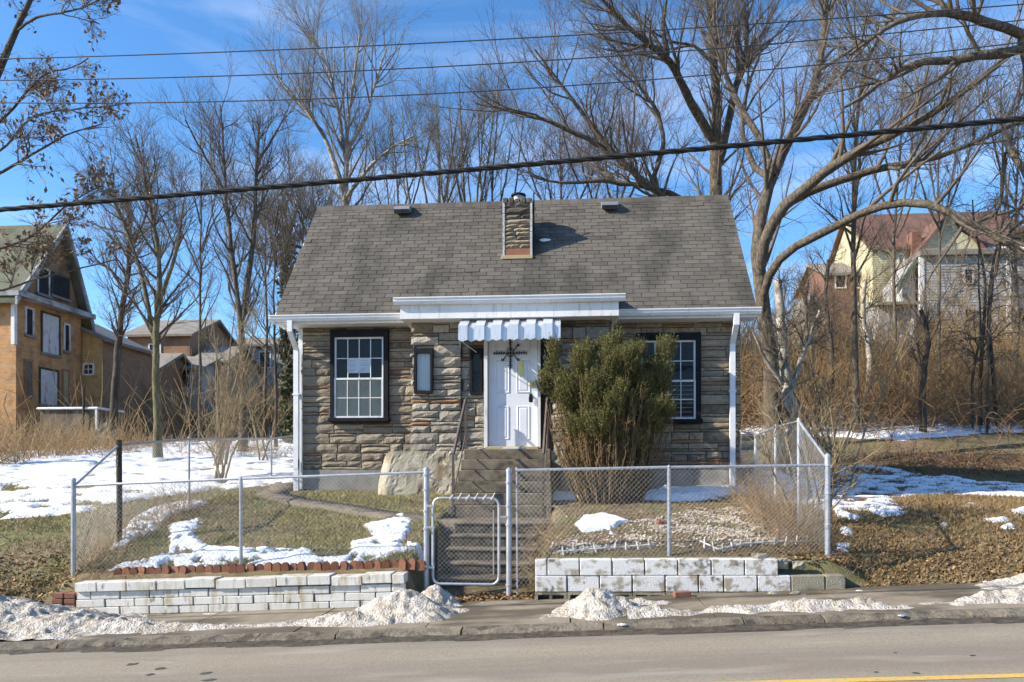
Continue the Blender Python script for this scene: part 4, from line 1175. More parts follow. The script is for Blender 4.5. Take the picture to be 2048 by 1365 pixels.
# right front run
fr1 = empty('chain_link_fence', 'grey chain link fence above the concrete block wall, right of gate', 'fence', (1.2, YF, .5))
a = Pf(1030, 941); m_ = Pf(1338, 935); b_ = Pf(1655, 931)
post(b_.x, YF, ZV(1655, 1135, YF), ZV(1655, 914, YF), .034, fr1)
post(m_.x, YF, ZV(1338, 1115, YF), m_.z, .024, fr1)
MB().tube([(a.x, YF, a.z), (m_.x, YF, m_.z), (b_.x, YF, b_.z)], .019, 10).obj('top_rail', M['galv'], fr1)
V, Q = chain((a.x, YF - .02, ZV(1030, 1175, YF)), (b_.x, YF - .02, ZV(1655, 1100, YF)), (a.x, YF - .02, a.z + .02), (b_.x, YF - .02, b_.z + .02))
nobj('wire_mesh', V, Q, M['wire'], fr1)
collars(b_.x, YF, [b_.z, b_.z - .35, b_.z - .75], .034, fr1)
MB().tube([(a.x + .02, YF, a.z + .04), (a.x + .03, YF, ZV(1030, 1190, YF))], .012, 6).obj('tension_bar', M['galv'], fr1)
# gate
gt = empty('garden_gate', 'rounded tubular chain link gate hung between two grey posts', 'gate', (-1.3, YF, .1))
gl, gr_ = Pf(853, 940), Pf(1018, 942)
post(gl.x, YF, ZV(853, 1185, YF), ZV(853, 941, YF), .037, gt, name='gate_post'); post(gr_.x, YF, ZV(1018, 1205, YF), ZV(1018, 943, YF), .037, gt, name='gate_post')
collars(gl.x, YF, [ZV(853, v, YF) for v in (950, 980, 1022, 1058, 1132)], .037, gt)
collars(gr_.x, YF, [ZV(1018, v, YF) for v in (965, 1012, 1050, 1170)], .037, gt)
YG = YF - .02
g0, g1 = P(866, 1168, YG), P(998, 997, YG)
rr = .10; pts = []
for (cx_, cz_, a0) in ((g1.x - rr, g1.z - rr, 0), (g0.x + rr, g1.z - rr, 90), (g0.x + rr, g0.z + rr, 180), (g1.x - rr, g0.z + rr, 270)):
    for q in np.linspace(0, 90, 6):
        t = math.radians(a0 + q); pts.append((cx_ + rr * math.cos(t), YG, cz_ + rr * math.sin(t)))
pts.append(pts[0])
MB().tube(pts, .019, 10, cap=False).obj('frame', M['galv'], gt)
V, Q = chain((g0.x + .06, YG, g0.z + .03), (g1.x - .05, YG, g0.z + .03), (g0.x + .06, YG, g1.z + .02), (g1.x - .05, YG, g1.z + .02))
nobj('wire_mesh', V, Q, M['wire'], gt)
tb = MB()
for k in range(6):
    xx = g0.x + .22 + k * .11
    tb.tube([(xx, YG - .02, g1.z - .02), (xx + .05, YG - .02, g1.z + .05 + .02 * (k % 2))], .004, 4)
tb.tube([(g1.x - .07, YG - .01, g0.z + .12), (g1.x - .07, YG - .01, g1.z - .15)], .008, 5).obj('tension_bar', M['wire'], gt)
for v in (1012, 1055, 1135): MB().box(gl.x, g0.x + .02, YG - .02, YG + .015, ZV(860, v, YG) - .015, ZV(860, v, YG) + .015).obj('hinge', M['galv'], gt)
MB().box(g1.x - .01, gr_.x, YG - .015, YG + .01, ZV(1000, 1034, YG) - .012, ZV(1000, 1034, YG) + .012).obj('latch', M['galv'], gt)
lt = MB()
for k in range(9):
    q0 = P(857 + k * 3.2, 953 + k * 1.6, YF - .03); q1 = P(860 + k * 3.2, 956 + k * 1.6 + (k % 2) * 2, YF - .03); lt.tube([q0, q1], .007, 4)
lt.obj('chain', M['galv'], gt)

def side_run(name_label, X, knots, group=None, r=.02, wood=None):
    e = empty('chain_link_fence', name_label, 'fence', (X, knots[1][0], knots[1][1] - 1))
    pts = [(X, k[0], k[1]) for k in knots]
    MB().tube(pts, .018, 8).obj('top_rail', M['galv'], e)
    for i, k in enumerate(knots):
        if i == 0: continue
        gz_ = tz(X, k[0])
        if wood is not None and i == wood:
            MB().tube([(X, k[0], gz_ - .2), (X + .01, k[0], (gz_ + k[1]) / 2), (X, k[0], k[1] + .08)], [.05, .042, .045], 9).obj('wooden_post', M['bark_dark'], e)
        else: post(X, k[0], gz_ - .2, k[1] + .02, r, e)
    out = []
    for i in range(len(knots) - 1):
        (ya, za), (yb_, zb_) = knots[i], knots[i + 1]
        out.append(chain((X, ya, tz(X, ya) + .03), (X, yb_, tz(X, yb_) + .03), (X, ya, za), (X, yb_, zb_)))
    V, Q = merge(out); nobj('wire_mesh', V, Q, M['wire'], e)
    return e
XR = Pf(1655, 930).x; XL = Pf(147, 972).x
side_run('chain link fence running back along the right edge of the yard', XR, [(YF + .04, ZV(1655, 918, YF)), (10.98, 2.38), (12.2, 2.37), (13.5, 2.30), (16.0, 2.6), (19, 3.2)], r=.024)
side_run('chain link fence with a wooden post running back beside the snowy lot', XL, [(YF + .04, ZV(147, 970, YF)), (10.81, 2.06), (12.9, 2.24), (16.6, 2.42), (20, 2.75)], wood=1)

# ------------------------------------------------------------ overhead cables
def line_pts(px, Y, n=60, extend=14):
    pts = np.array([tuple(P(u, v, Y)) for u, v in px])
    xs = np.linspace(pts[0, 0] - extend, pts[-1, 0] + extend, n)
    co = np.polyfit(pts[:, 0], pts[:, 2], 2)
    return np.stack([xs, np.full(n, Y), np.polyval(co, xs)], 1)
cpts = line_pts([(0, 418), (500, 383), (1000, 332), (1500, 287), (2048, 239)], 7.0, 400)
s_ = np.r_[0, np.cumsum(np.linalg.norm(np.diff(cpts, axis=0), axis=1))]
cab = MB()
parts_ = []
for k in range(3):
    ph = s_ * 11 + k * 2.094
    q = cpts + np.stack([np.zeros_like(s_), .0135 * np.cos(ph), .0135 * np.sin(ph)], 1)
    parts_.append(tubes(q[None], np.full((1, len(q)), .0135), 8))
ph = s_ * 34; q = cpts + np.stack([np.zeros_like(s_), .034 * np.cos(ph), .034 * np.sin(ph)], 1)
V, Q = merge(parts_)
oc = nobj('utility_cable', V, Q, M['cable'], smooth=True, label='thick twisted black utility cable sagging across in front of the roof', category='cable')
wires = [([(0, 119), (500, 101), (1000, 79), (1250, 67), (1600, 41)], 'thin overhead wire, topmost of the three parallel lines'),
         ([(0, 161), (500, 151), (1000, 127), (1500, 92)], 'thin overhead wire, middle one of the three parallel lines'),
         ([(0, 206), (500, 202), (1000, 181), (1500, 143)], 'thin overhead wire, lowest of the three parallel lines')]
for k, (px, lab) in enumerate(wires):
    q = line_pts(px, 8.2 + k * .0, 80, 16)
    V, Q = tubes(q[None], np.full((1, len(q)), .0065), 5)
    nobj('overhead_wire', V, Q, M['thin_cable'], label=lab, category='wire', group='overhead wires')

# ------------------------------------------------------------------ snow
SNOW = []
def poly_sd(X, Y, poly):
    """signed distance, positive inside"""
    pts = np.array(poly, float); d2 = np.full(X.shape, 1e9); ins = np.zeros(X.shape, bool)
    n = len(pts)
    for i in range(n):
        a = pts[i]; b = pts[(i + 1) % n]; e = b - a; L2 = (e ** 2).sum() + 1e-12
        t = np.clip(((X - a[0]) * e[0] + (Y - a[1]) * e[1]) / L2, 0, 1)
        d2 = np.minimum(d2, (X - a[0] - t * e[0]) ** 2 + (Y - a[1] - t * e[1]) ** 2)
        c = ((a[1] > Y) != (b[1] > Y)) & (X < (b[0] - a[0]) * (Y - a[1]) / (b[1] - a[1] + 1e-12) + a[0])
        ins ^= c
    d = np.sqrt(d2); return np.where(ins, d, -d)

def snow_t(X, Y, polys, amp, ns, seed, holes):
    t = np.full(X.shape, -9.0)
    bias = .10 if seed == 4 else .06 if seed == 8 else .01
    for p in polys: t = np.maximum(t, poly_sd(X, Y, p))
    t = t + (fbm(X * ns, Y * ns, seed, 5) - .5) * amp + bias + (fbm(X * ns * 5, Y * ns * 5, seed + 31, 3) - .5) * min(.16, amp * .6)
    if holes > 0:
        h = fbm(X * ns * 1.7, Y * ns * 2.6, seed + 50, 4)
        t = np.minimum(t, (holes - h) * .8)
    return t

def snow(label, pix, res, thick, amp=.25, ns=2.2, edge=.12, seed=1, holes=0.0, tmax=150):
    polys = [[G(u, v, 8.5, tmax) for u, v in p] for p in pix]
    allp = np.array([q for p in polys for q in p])
    x0, y0 = allp.min(0) - .3; x1, y1 = allp.max(0) + .3
    nx = min(700, int((x1 - x0) / res) + 2); ny = min(700, int((y1 - y0) / res) + 2)
    X, Y = np.meshgrid(np.linspace(x0, x1, nx), np.linspace(y0, y1, ny))
    t = snow_t(X, Y, polys, amp, ns, seed, holes)
    th = sstep(0, 1, t / edge)
    Z = terr(X, Y) + gbump(X, Y) * (1 - .7 * th) - .012 + th * (thick + .012 + (fbm(X * 4, Y * 4, seed + 3) - .5) * thick * .7)
    i = np.arange(X.size).reshape(X.shape)
    q = np.stack([i[:-1, :-1], i[:-1, 1:], i[1:, 1:], i[1:, :-1]], -1)
    keep = (np.maximum.reduce([t[:-1, :-1], t[:-1, 1:], t[1:, 1:], t[1:, :-1]]) > 0)
    q = q[keep]
    used, inv = np.unique(q, return_inverse=True)
    V = np.stack([X, Y, Z], -1).reshape(-1, 3)[used]
    SNOW.append((polys, amp, ns, seed, holes, (x0, x1, y0, y1)))
    nobj('snow', V, inv.reshape(-1, 4), M['snow'], smooth=True, kind='stuff', label=label, category='snow')

def in_snow(X, Y):
    r = np.zeros(X.shape, bool)
    for polys, amp, ns, seed, holes, bb in SNOW:
        m = (X > bb[0]) & (X < bb[1]) & (Y > bb[2]) & (Y < bb[3])
        if m.any(): r[m] |= snow_t(X[m], Y[m], polys, amp, ns, seed, holes) > .10
    return r

snow('melting snow lying on the lawn behind the terracotta edging', [
    [(228, 1096), (262, 1048), (310, 1018), (380, 1003), (408, 1007), (345, 1027), (322, 1042), (280, 1072)],
    [(236, 1134), (300, 1122), (348, 1108), (352, 1068), (345, 1052), (398, 1040), (398, 1052), (374, 1066), (388, 1086), (440, 1100), (520, 1098), (606, 1104), (640, 1120), (700, 1114), (714, 1088), (758, 1072), (738, 1052), (776, 1044), (802, 1032), (818, 1050), (802, 1085), (842, 1112), (852, 1126), (700, 1132), (480, 1134)]],
    .022, .05, .14, 3.2, .12, 4, .68, 14)
snow('small melting snow patch on the gravel inside the block wall', [[(1145, 1050), (1165, 1034), (1215, 1030), (1258, 1044), (1225, 1060), (1165, 1065)], [(1215, 1066), (1228, 1066), (1226, 1071), (1216, 1071)]], .018, .05, .08, 4, .07, 5, 0, 14)
snow('strip of shaded snow along the foot of the cottage by the shrub', [[(1240, 1001), (1300, 990), (1330, 978), (1350, 985), (1480, 980), (1570, 985), (1560, 999), (1400, 1003)], [(1100, 1000), (1103, 975), (1130, 980), (1165, 992), (1190, 998), (1160, 1003)]], .025, .11, .12, 3, .14, 6, 0, 15)
snow('blue shaded snow with ragged melting edge on the lot beside the cottage', [
    [(1640, 932), (1760, 935), (1850, 950), (1960, 964), (2100, 972), (2100, 1000), (1900, 992), (1830, 994), (1780, 1000), (1812, 1024), (1770, 1034), (1715, 1018), (1708, 1048), (1690, 1040), (1664, 1022), (1500, 1000), (1500, 945)],
    [(1662, 1085), (1690, 1080), (1704, 1090), (1690, 1108), (1665, 1104)], [(1680, 1060), (1700, 1060), (1698, 1070), (1682, 1070)],
    [(1850, 1036), (1870, 1032), (1872, 1042), (1855, 1044)], [(1880, 1048), (1898, 1044), (1900, 1054), (1884, 1056)], [(1925, 1010), (1955, 1008), (1950, 1015), (1928, 1016)],
    [(1978, 1040), (2010, 1036), (2015, 1042), (1985, 1046)], [(1988, 1056), (2020, 1050), (2040, 1062), (2010, 1062)], [(2030, 1020), (2060, 1018), (2060, 1028), (2035, 1028)]],
    .035, .055, .3, 2.0, .16, 8, .63, 32)
snow('bright snow strip across the foot of the brushy hillside', [[(1480, 868), (1490, 842), (1640, 830), (1800, 828), (2020, 815), (2120, 818), (2120, 862), (2000, 866), (1800, 882), (1660, 876)]], .07, .08, .5, .9, .3, 9, .0)
snow('wide snow field on the empty lot left of the cottage', [[(-150, 925), (60, 905), (330, 888), (600, 880), (660, 900), (640, 965), (420, 985), (240, 1005), (140, 1030), (0, 1040), (-150, 1050)], [(10, 1046), (90, 1038), (150, 1036), (135, 1050), (60, 1054)]], .065, .07, .7, 1.2, .16, 10, .64, 60)
snow('snow between the bare trees in front of the brick houses', [[(60, 872), (195, 862), (240, 838), (380, 832), (380, 846), (300, 858), (195, 880)], [(380, 795), (440, 785), (575, 778), (640, 780), (640, 800), (500, 806), (380, 808)]], .12, .08, .9, .6, .3, 12, .68)

# dirty ploughed banks on the pavement
def bank(label, x0, x1, y0, y1, hf, res, seed, m='snow_dirty'):
    nx = int((x1 - x0) / res) + 2; ny = int((y1 - y0) / res) + 2
    X, Y = np.meshgrid(np.linspace(x0, x1, nx), np.linspace(y0, y1, ny))
    h = hf(X, Y)
    n = fbm(X * 3.2, Y * 4.2, seed, 4) - .5; n2 = fbm(X * 15, Y * 15, seed + 9, 3) - .5; n3 = np.abs(fbm(X * 7, Y * 7, seed + 5, 3) - .5)
    t = h + n * .14 - .01
    h2 = np.clip(t, -.02, None) + (n2 * .055 - n3 * .10 + .01) * sstep(0, .06, t)
    Z = road_z(X) + np.where(Y > 7.9, .064, .05 * sstep(7.74, 7.80, Y)) + h2
    i = np.arange(X.size).reshape(X.shape)
    q = np.stack([i[:-1, :-1], i[:-1, 1:], i[1:, 1:], i[1:, :-1]], -1)
    keep = (np.maximum.reduce([t[:-1, :-1], t[:-1, 1:], t[1:, 1:], t[1:, :-1]]) > 0)
    q = q[keep]; used, inv = np.unique(q, return_inverse=True)
    nobj('snow_bank', np.stack([X, Y, Z], -1).reshape(-1, 3)[used], inv.reshape(-1, 4), M[m], smooth=False, label=label, category='snow bank')
def gs(X, Y, x, y, sx, sy, h): return h * np.exp(-((X - x) / sx) ** 2 - ((Y - y) / sy) ** 2)
bank('long dirty ploughed snow bank in front of the white brick wall', -12, -1.15, 7.93, 9.42,
     lambda X, Y: np.maximum.reduce([gs(X, Y, -8.0, 8.85, 1.7, .75, .55), gs(X, Y, -6.2, 8.6, .9, .5, .24), gs(X, Y, -1.95, 8.72, .55, .36, .30), gs(X, Y, -2.6, 8.5, .6, .22, .13), (.10 + .05 * np.sin(X * 2.1)) * np.exp(-((Y - 8.38) / .19) ** 2) * (X < -2), 0 * X]) - .03, .022, 21)
bank('small snow heap against the foot of the gate post', -2.05, -1.2, 9.02, 9.75, lambda X, Y: np.maximum(gs(X, Y, -1.72, 9.36, .25, .24, .28), gs(X, Y, -1.82, 9.66, .14, .12, .25)) - .04, .018, 23)
bank('grainy snow pile on the pavement before the concrete block wall', -.35, 1.25, 7.95, 9.25, lambda X, Y: np.maximum(gs(X, Y, .30, 8.55, .42, .36, .28), gs(X, Y, .75, 8.9, .4, .16, .10)) - .035, .018, 25)
bank('thin ridge of dirty ice along the kerb towards the grass bank', .6, 8.5, 7.93, 8.75, lambda X, Y: (.085 + .03 * np.sin(X * 3)) * np.exp(-((Y - 8.2 - .03 * X) / .17) ** 2) - .03, .022, 27)
bank('patch of old snow at the back edge of the pavement below the grass bank', 4.2, 8, 8.9, 9.6, lambda X, Y: (.13 * sstep(4.4, 5.2, X)) * np.exp(-((Y - 9.28) / .2) ** 2) - .03, .022, 29)

# ------------------------------------------------------------------ ground cover (grass, leaves, gravel)
def scatter_rect(n, x0, x1, y0, y1, rng, dens=None, nosnow=True):
    X = rng.uniform(x0, x1, n); Y = rng.uniform(y0, y1, n)
    k = np.ones(n, bool)
    if dens is not None: k &= rng.random(n) < dens(X, Y)
    X, Y = X[k], Y[k]
    if nosnow: s = ~in_snow(X, Y); X, Y = X[s], Y[s]
    s = ~((X > -2.05) & (X < -.1) & (Y < 14.4)) & ~((X > -6.5) & (X < 3.4) & (Y > 14.6))
    # keep the concrete path clear
    d = np.full(X.shape, 9.0)
    for c in cl[::2]: d = np.minimum(d, np.hypot(X - c[0], Y - c[1]))
    s &= d > .34
    return X[s], Y[s]

def blades(name, label, cat, X, Y, hmin, hmax, m, rng, width=.006):
    n = len(X); Z = terr(X, Y) + gbump(X, Y) - .008
    a = rng.uniform(0, 2 * math.pi, n); h = rng.uniform(hmin, hmax, n); w = width * rng.uniform(.7, 1.5, n)
    lx = rng.normal(0, .75, n) * h; ly = rng.normal(0, .75, n) * h
    p0 = np.stack([X - np.cos(a) * w, Y - np.sin(a) * w, Z], 1); p1 = np.stack([X + np.cos(a) * w, Y + np.sin(a) * w, Z], 1)
    p2 = np.stack([X + lx, Y + ly, Z + h], 1)
    V = np.stack([p0, p1, p2], 1).reshape(-1, 3); Q = np.arange(3 * n).reshape(-1, 3)
    return nobj(name, V, Q, m, kind='stuff', label=label, category=cat)

def leaves(name, label, cat, X, Y, size, m, rng, lift=.01):
    n = len(X); Z = terr(X, Y) + gbump(X, Y) + lift + rng.uniform(0, .02, n)
    a = rng.uniform(0, 2 * math.pi, n); s = size * rng.uniform(.5, 1.4, n)
    ux = np.stack([np.cos(a), np.sin(a), rng.normal(0, .45, n)], 1) * s[:, None]; vx = np.stack([-np.sin(a), np.cos(a), rng.normal(0, .45, n)], 1) * (s * .55)[:, None]
    c = np.stack([X, Y, Z], 1)
    V = np.stack([c - ux, c - vx + ux * .2, c + ux, c + vx - ux * .1], 1).reshape(-1, 3)
    return nobj(name, V, np.arange(4 * n).reshape(-1, 4), m, kind='stuff', label=label, category=cat)

r1 = np.random.default_rng(5)
gden = lambda X, Y: .25 + 1.1 * sstep(.38, .62, fbm(X * 1.1, Y * 1.1, 60))
X, Y = scatter_rect(70000, -6.7, -1.9, 9.78, 14.5, r1, gden); blades('grass', 'short patchy winter lawn behind the white brick wall', 'grass', X, Y, .02, .075, M['grass'], r1)
X, Y = scatter_rect(60000, -17, -6.85, 9.6, 16, r1, gden); blades('grass', 'green and straw coloured grass bank left of the fence', 'grass', X, Y, .03, .09, M['grass'], r1, .008)
X, Y = scatter_rect(50000, -.3, 3.3, 9.75, 14.6, r1, lambda X, Y: .35 + 0 * X); blades('grass', 'thin dead grass among the gravel right of the gate', 'grass', X, Y, .012, .05, M['grass_dry'], r1)
X, Y = scatter_rect(110000, 3.3, 11, 9.55, 21, r1, lambda X, Y: .4 + .9 * sstep(.35, .6, fbm(X, Y, 64))); blades('dry_grass', 'brown winter grass bank right of the fence', 'grass', X, Y, .03, .10, M['grass_dry'], r1, .008)
X, Y = scatter_rect(5500, -12, -6.7, 9.5, 10.8, r1, lambda X, Y: sstep(11.2, 9.8, Y) * 0 + np.clip(1.2 - (Y - 9.5) * .7, 0, 1)); leaves('leaf_litter', 'dry leaves drifted on the bank beside the brick stub', 'leaves', X, Y, .03, M['leaf_litter'], r1)
X, Y = scatter_rect(14000, 2.6, 11, 9.45, 11.5, r1, lambda X, Y: np.clip(1.15 - (Y - 9.5) * .75, 0, 1)); leaves('leaf_litter', 'fallen brown leaves at the foot of the grass bank by the pavement', 'leaves', X, Y, .028, M['leaf_litter'], r1)
X, Y = scatter_rect(5200, -6.6, 3.2, 9.7, 14.6, r1, lambda X, Y: .2 + .8 * sstep(.45, .65, fbm(X * 1.3, Y * 1.3, 66))); leaves('leaf_litter', 'scattered dead leaves over the front yard', 'leaves', X, Y, .022, M['leaf_litter'], r1)
X = r1.uniform(-1.75, -.45, 700); Y = r1.uniform(9.5, 9.95, 700)
leaves('leaf_litter', 'leaves heaped at the foot of the steps under the gate', 'leaves', X, Y, .035, M['leaf_litter'], r1, .02)

gp = [G(u, v) for u, v in ((1105, 1112), (1130, 1080), (1270, 1045), (1380, 1018), (1520, 1008), (1590, 1030), (1615, 1070), (1630, 1098), (1400, 1100))]
X = r1.uniform(-.4, 3.2, 30000); Y = r1.uniform(9.7, 13.8, 30000)
k = (poly_sd(X, Y, gp) + (fbm(X * 2, Y * 2, 71) - .5) * 1.1 > 0) & (r1.random(len(X)) < .10 + .75 * sstep(.42, .62, fbm(X * 2.2, Y * 2.2, 73))) & ~in_snow(X, Y)
X, Y = X[k], Y[k]; n = len(X)
base = np.array([(1, 0, 0), (0, 1, 0), (-1, 0, 0), (0, -1, 0), (0, 0, .7), (0, 0, -.4)], float)
s = r1.uniform(.010, .030, n)
V = base[None] * s[:, None, None] * r1.uniform(.65, 1.25, (n, 6, 3))
a = r1.uniform(0, 6.28, n); ca, sa = np.cos(a)[:, None], np.sin(a)[:, None]
V = np.stack([V[:, :, 0] * ca - V[:, :, 1] * sa, V[:, :, 0] * sa + V[:, :, 1] * ca, V[:, :, 2]], -1) + np.stack([X, Y, terr(X, Y) + gbump(X, Y) + .006], 1)[:, None, :]
tri = np.array([(0, 1, 4), (1, 2, 4), (2, 3, 4), (3, 0, 4), (1, 0, 5), (2, 1, 5), (3, 2, 5), (0, 3, 5)])
nobj('gravel', V.reshape(-1, 3), (tri[None] + np.arange(n)[:, None, None] * 6).reshape(-1, 3), M['gravel'], kind='stuff', label='pale decorative gravel spread inside the block wall', category='gravel')

# ------------------------------------------------------------------ trees
def grow(start, dirn, length, r0, r1_, K, wander, up, rng):
    N = len(start); pts = np.empty((N, K, 3)); pts[:, 0] = start
    d = dirn / (np.linalg.norm(dirn, axis=1, keepdims=True) + 1e-9)
    for k in range(1, K):
        d = d + rng.normal(0, wander, (N, 3)); d[:, 2] += up
        d /= np.linalg.norm(d, axis=1, keepdims=True)
        pts[:, k] = pts[:, k - 1] + d * (length / (K - 1))[:, None]
    f = np.linspace(0, 1, K)[None]
    rad = r0[:, None] * (1 - f) + r1_[:, None] * f
    return pts, rad

def spawn(pts, rad, n, lo, angle, rng, up=.2, hi=.98):
    N, K, _ = pts.shape
    L = np.linalg.norm(np.diff(pts, axis=1), axis=2).sum(1)
    b = rng.choice(N, n, p=L / L.sum()); t = rng.uniform(lo, hi, n) * (K - 1)
    i = np.minimum(t.astype(int), K - 2); f = (t - i)[:, None]
    p = pts[b, i] * (1 - f) + pts[b, i + 1] * f
    tg = pts[b, i + 1] - pts[b, i]; tg /= np.linalg.norm(tg, axis=1, keepdims=True) + 1e-9
    rv = rng.normal(0, 1, (n, 3)); pr = rv - (rv * tg).sum(1, keepdims=True) * tg; pr /= np.linalg.norm(pr, axis=1, keepdims=True) + 1e-9
    an = np.radians(rng.normal(angle, 12, n))[:, None]
    d = tg * np.cos(an) + pr * np.sin(an); d[:, 2] += up
    r = rad[b, i] * (1 - f[:, 0]) + rad[b, i + 1] * f[:, 0]
    return p, d, r, t / (K - 1), L[b]

def smooth_poly(pts, n, rng, jit):
    q = resample(pts, n)
    for _ in range(2): q[1:-1] = (q[:-2] + 2 * q[1:-1] + q[2:]) / 4
    q[1:-1] += rng.normal(0, jit, (n - 2, 3))
    return q

def make_tree(label, limbs, n1, n2, n3, l1, l2, l3, seed, bark='bark', twig='twig', lo=.3, up=.25, rmin=.0045, name='bare_tree', group='bare trees around the cottage', leafy=0, cat='tree', droop=0.0):
    """limbs: list of (polyline[(x,y,z)], r_start, r_end)"""
    rng = np.random.default_rng(seed)
    if not leafy and rmin < .0049 and n3 > 1500: n2 = int(n2 * .85); n3 = int(n3 * .78); l1 *= 1.35; l2 *= 1.3; l3 *= 1.25
    base = limbs[0][0][0]
    e = empty(name, label, cat, base, group)
    K = 16; P_ = []; R_ = []
    for pl, ra, rb in limbs:
        q = smooth_poly(pl, K, rng, .006 + ra * .05); P_.append(q)
        f = np.linspace(0, 1, K); R_.append(.86 * (ra * (1 - f) + rb * f) * (1 + rng.normal(0, .04, K)) * (1 + .35 * np.exp(-f * 22) if not R_ else 1 - .45 * np.exp(-f * 26)))
    P_ = np.array(P_); R_ = np.array(R_)
    V, Q = tubes(P_, R_, 9)
    nobj('trunk', V, Q, M[bark], e, smooth=True)
    out = []
    p, d, r, t, L = spawn(P_, R_, n1, lo, 48, rng, up)
    ln = l1 * (1.15 - .6 * t) * rng.uniform(.5, 1.3, n1)
    p1, r1_ = grow(p, d, ln, np.minimum(r * .6, .016 * l1 + .008), np.full(n1, rmin * 1.1), 7, .12, up * .30 - droop, rng)
    out.append(tubes(p1, r1_, 5))
    p, d, r, t, L = spawn(p1, r1_, n2, .15, 42, rng, up * .6)
    ln = l2 * (1.1 - .5 * t) * rng.uniform(.5, 1.3, n2)
    p2, r2 = grow(p, d, ln, np.minimum(r * .7, .014), np.full(n2, rmin * .8), 5, .13, up * .22 - droop, rng)
    out.append(tubes(p2, r2, 3))
    p, d, r, t, L = spawn(np.concatenate([p2]), r2, n3, .1, 40, rng, up * .5)
    ln = l3 * rng.uniform(.4, 1.3, n3)
    p3, r3 = grow(p, d, ln, np.minimum(r * .8, rmin), np.full(n3, rmin * .5), 3, .18, up * .2 - droop, rng)
    out.append(tubes(p3, r3, 3))
    if n3 > 700:
        n4 = int(n3 * .75)
        p, d, r, t, L = spawn(np.concatenate([p3]), r3, n4, .1, 38, rng, up * .5)
        p4, r4 = grow(p, d, l3 * .75 * rng.uniform(.4, 1.2, n4), np.full(n4, rmin * .75), np.full(n4, rmin * .45), 2, .18, up * .2 - droop, rng)
        out.append(tubes(p4, r4, 3))
    V, Q = merge(out)
    nobj('crown', V, Q, M[twig], e)
    if leafy:
        b = rng.choice(len(p3), leafy); c = p3[b, -1]
        c = np.repeat(c, 3, 0) + rng.normal(0, .05, (leafy * 3, 3)); n = len(c)
        s = .07 * rng.uniform(.6, 1.4, n)[:, None]
        ux = rng.normal(0, 1, (n, 3)); ux[:, 2] -= 1.2; ux /= np.linalg.norm(ux, axis=1, keepdims=True)
        vx = np.cross(ux, rng.normal(0, 1, (n, 3))); vx /= np.linalg.norm(vx, axis=1, keepdims=True)
        V = np.stack([c, c + ux * s + vx * s * .5, c + ux * s * 2, c + ux * s - vx * s * .5], 1).reshape(-1, 3)
        nobj('dead_leaves', V, np.arange(4 * n).reshape(-1, 4), M['dead_leaf'], e)
    return e

def pl(px, Y, Y2=None):
    Y2 = Y if Y2 is None else Y2
    n = len(px); return [tuple(P(u, v, Y + (Y2 - Y) * i / max(1, n - 1))) for i, (u, v) in enumerate(px)]
def grounded(px, Y, Y2=None, drop=.2):
    q = pl(px, Y, Y2); x, y, z = q[0]; g_ = tz(x, y)
    return [(x, y, g_ - drop)] + ([(x, y, z)] if z > g_ + .3 else []) + q[1:]

# large right-hand tree: limbs as they stand behind the roof's right end
make_tree('massive spreading bare tree with long sideways limbs behind the cottage gable', [
    (grounded([(1550, 830), (1535, 650), (1512, 520), (1508, 450), (1524, 390), (1546, 345), (1560, 305), (1597, 244), (1635, 205), (1640, 150), (1646, 80), (1655, -20), (1660, -80)], 21, 22), .30, .07),
    (pl([(1548, 352), (1538, 318), (1523, 282), (1486, 228), (1465, 186), (1448, 137), (1436, 100), (1424, 41), (1430, -30)], 21.2, 23), .13, .04),
    (pl([(1518, 570), (1513, 505), (1544, 431), (1597, 389), (1639, 352), (1688, 306), (1738, 290), (1788, 273), (1846, 244), (1912, 203), (1962, 161), (2060, 70)], 21.2, 18), .21, .05),
    (pl([(1560, 418), (1597, 392), (1655, 368), (1730, 344), (1796, 331), (1879, 315), (1945, 290), (2040, 243)], 20.9, 20), .15, .05),
    (pl([(1526, 625), (1521, 572), (1540, 526), (1581, 493), (1635, 472), (1697, 439), (1751, 412), (1813, 395), (1862, 408), (1925, 439), (1987, 470), (2070, 525)], 20.8, 17), .14, .08),
    (pl([(1540, 360), (1500, 330), (1480, 250), (1500, 160), (1530, 80)], 21.4, 24), .11, .03)],
    95, 700, 4600, 2.6, 1.2, .5, 31, 'bark', 'twig', .35, .30)
make_tree('tall vine covered bare tree rising behind the roof beside the gable', [
    (grounded([(1436, 760), (1434, 480), (1432, 393), (1432, 290), (1428, 124), (1424, 41), (1418, -60)], 25), .34, .12),
    (pl([(1430, 290), (1400, 235), (1378, 199), (1361, 161), (1337, 112), (1299, 91), (1250, 50), (1205, 0)], 25, 22), .20, .05),
    (pl([(1440, 330), (1453, 265), (1473, 161), (1498, 83), (1488, 20), (1480, -40)], 25, 26), .17, .06),
    (pl([(1337, 112), (1325, 60), (1335, -20)], 23.2, 23), .09, .04),
    (pl([(1428, 130), (1390, 90), (1340, 85), (1300, 60)], 25, 24), .07, .03)],
    80, 600, 3600, 2.4, 1.2, .5, 32, 'bark', 'twig', .35, .3)
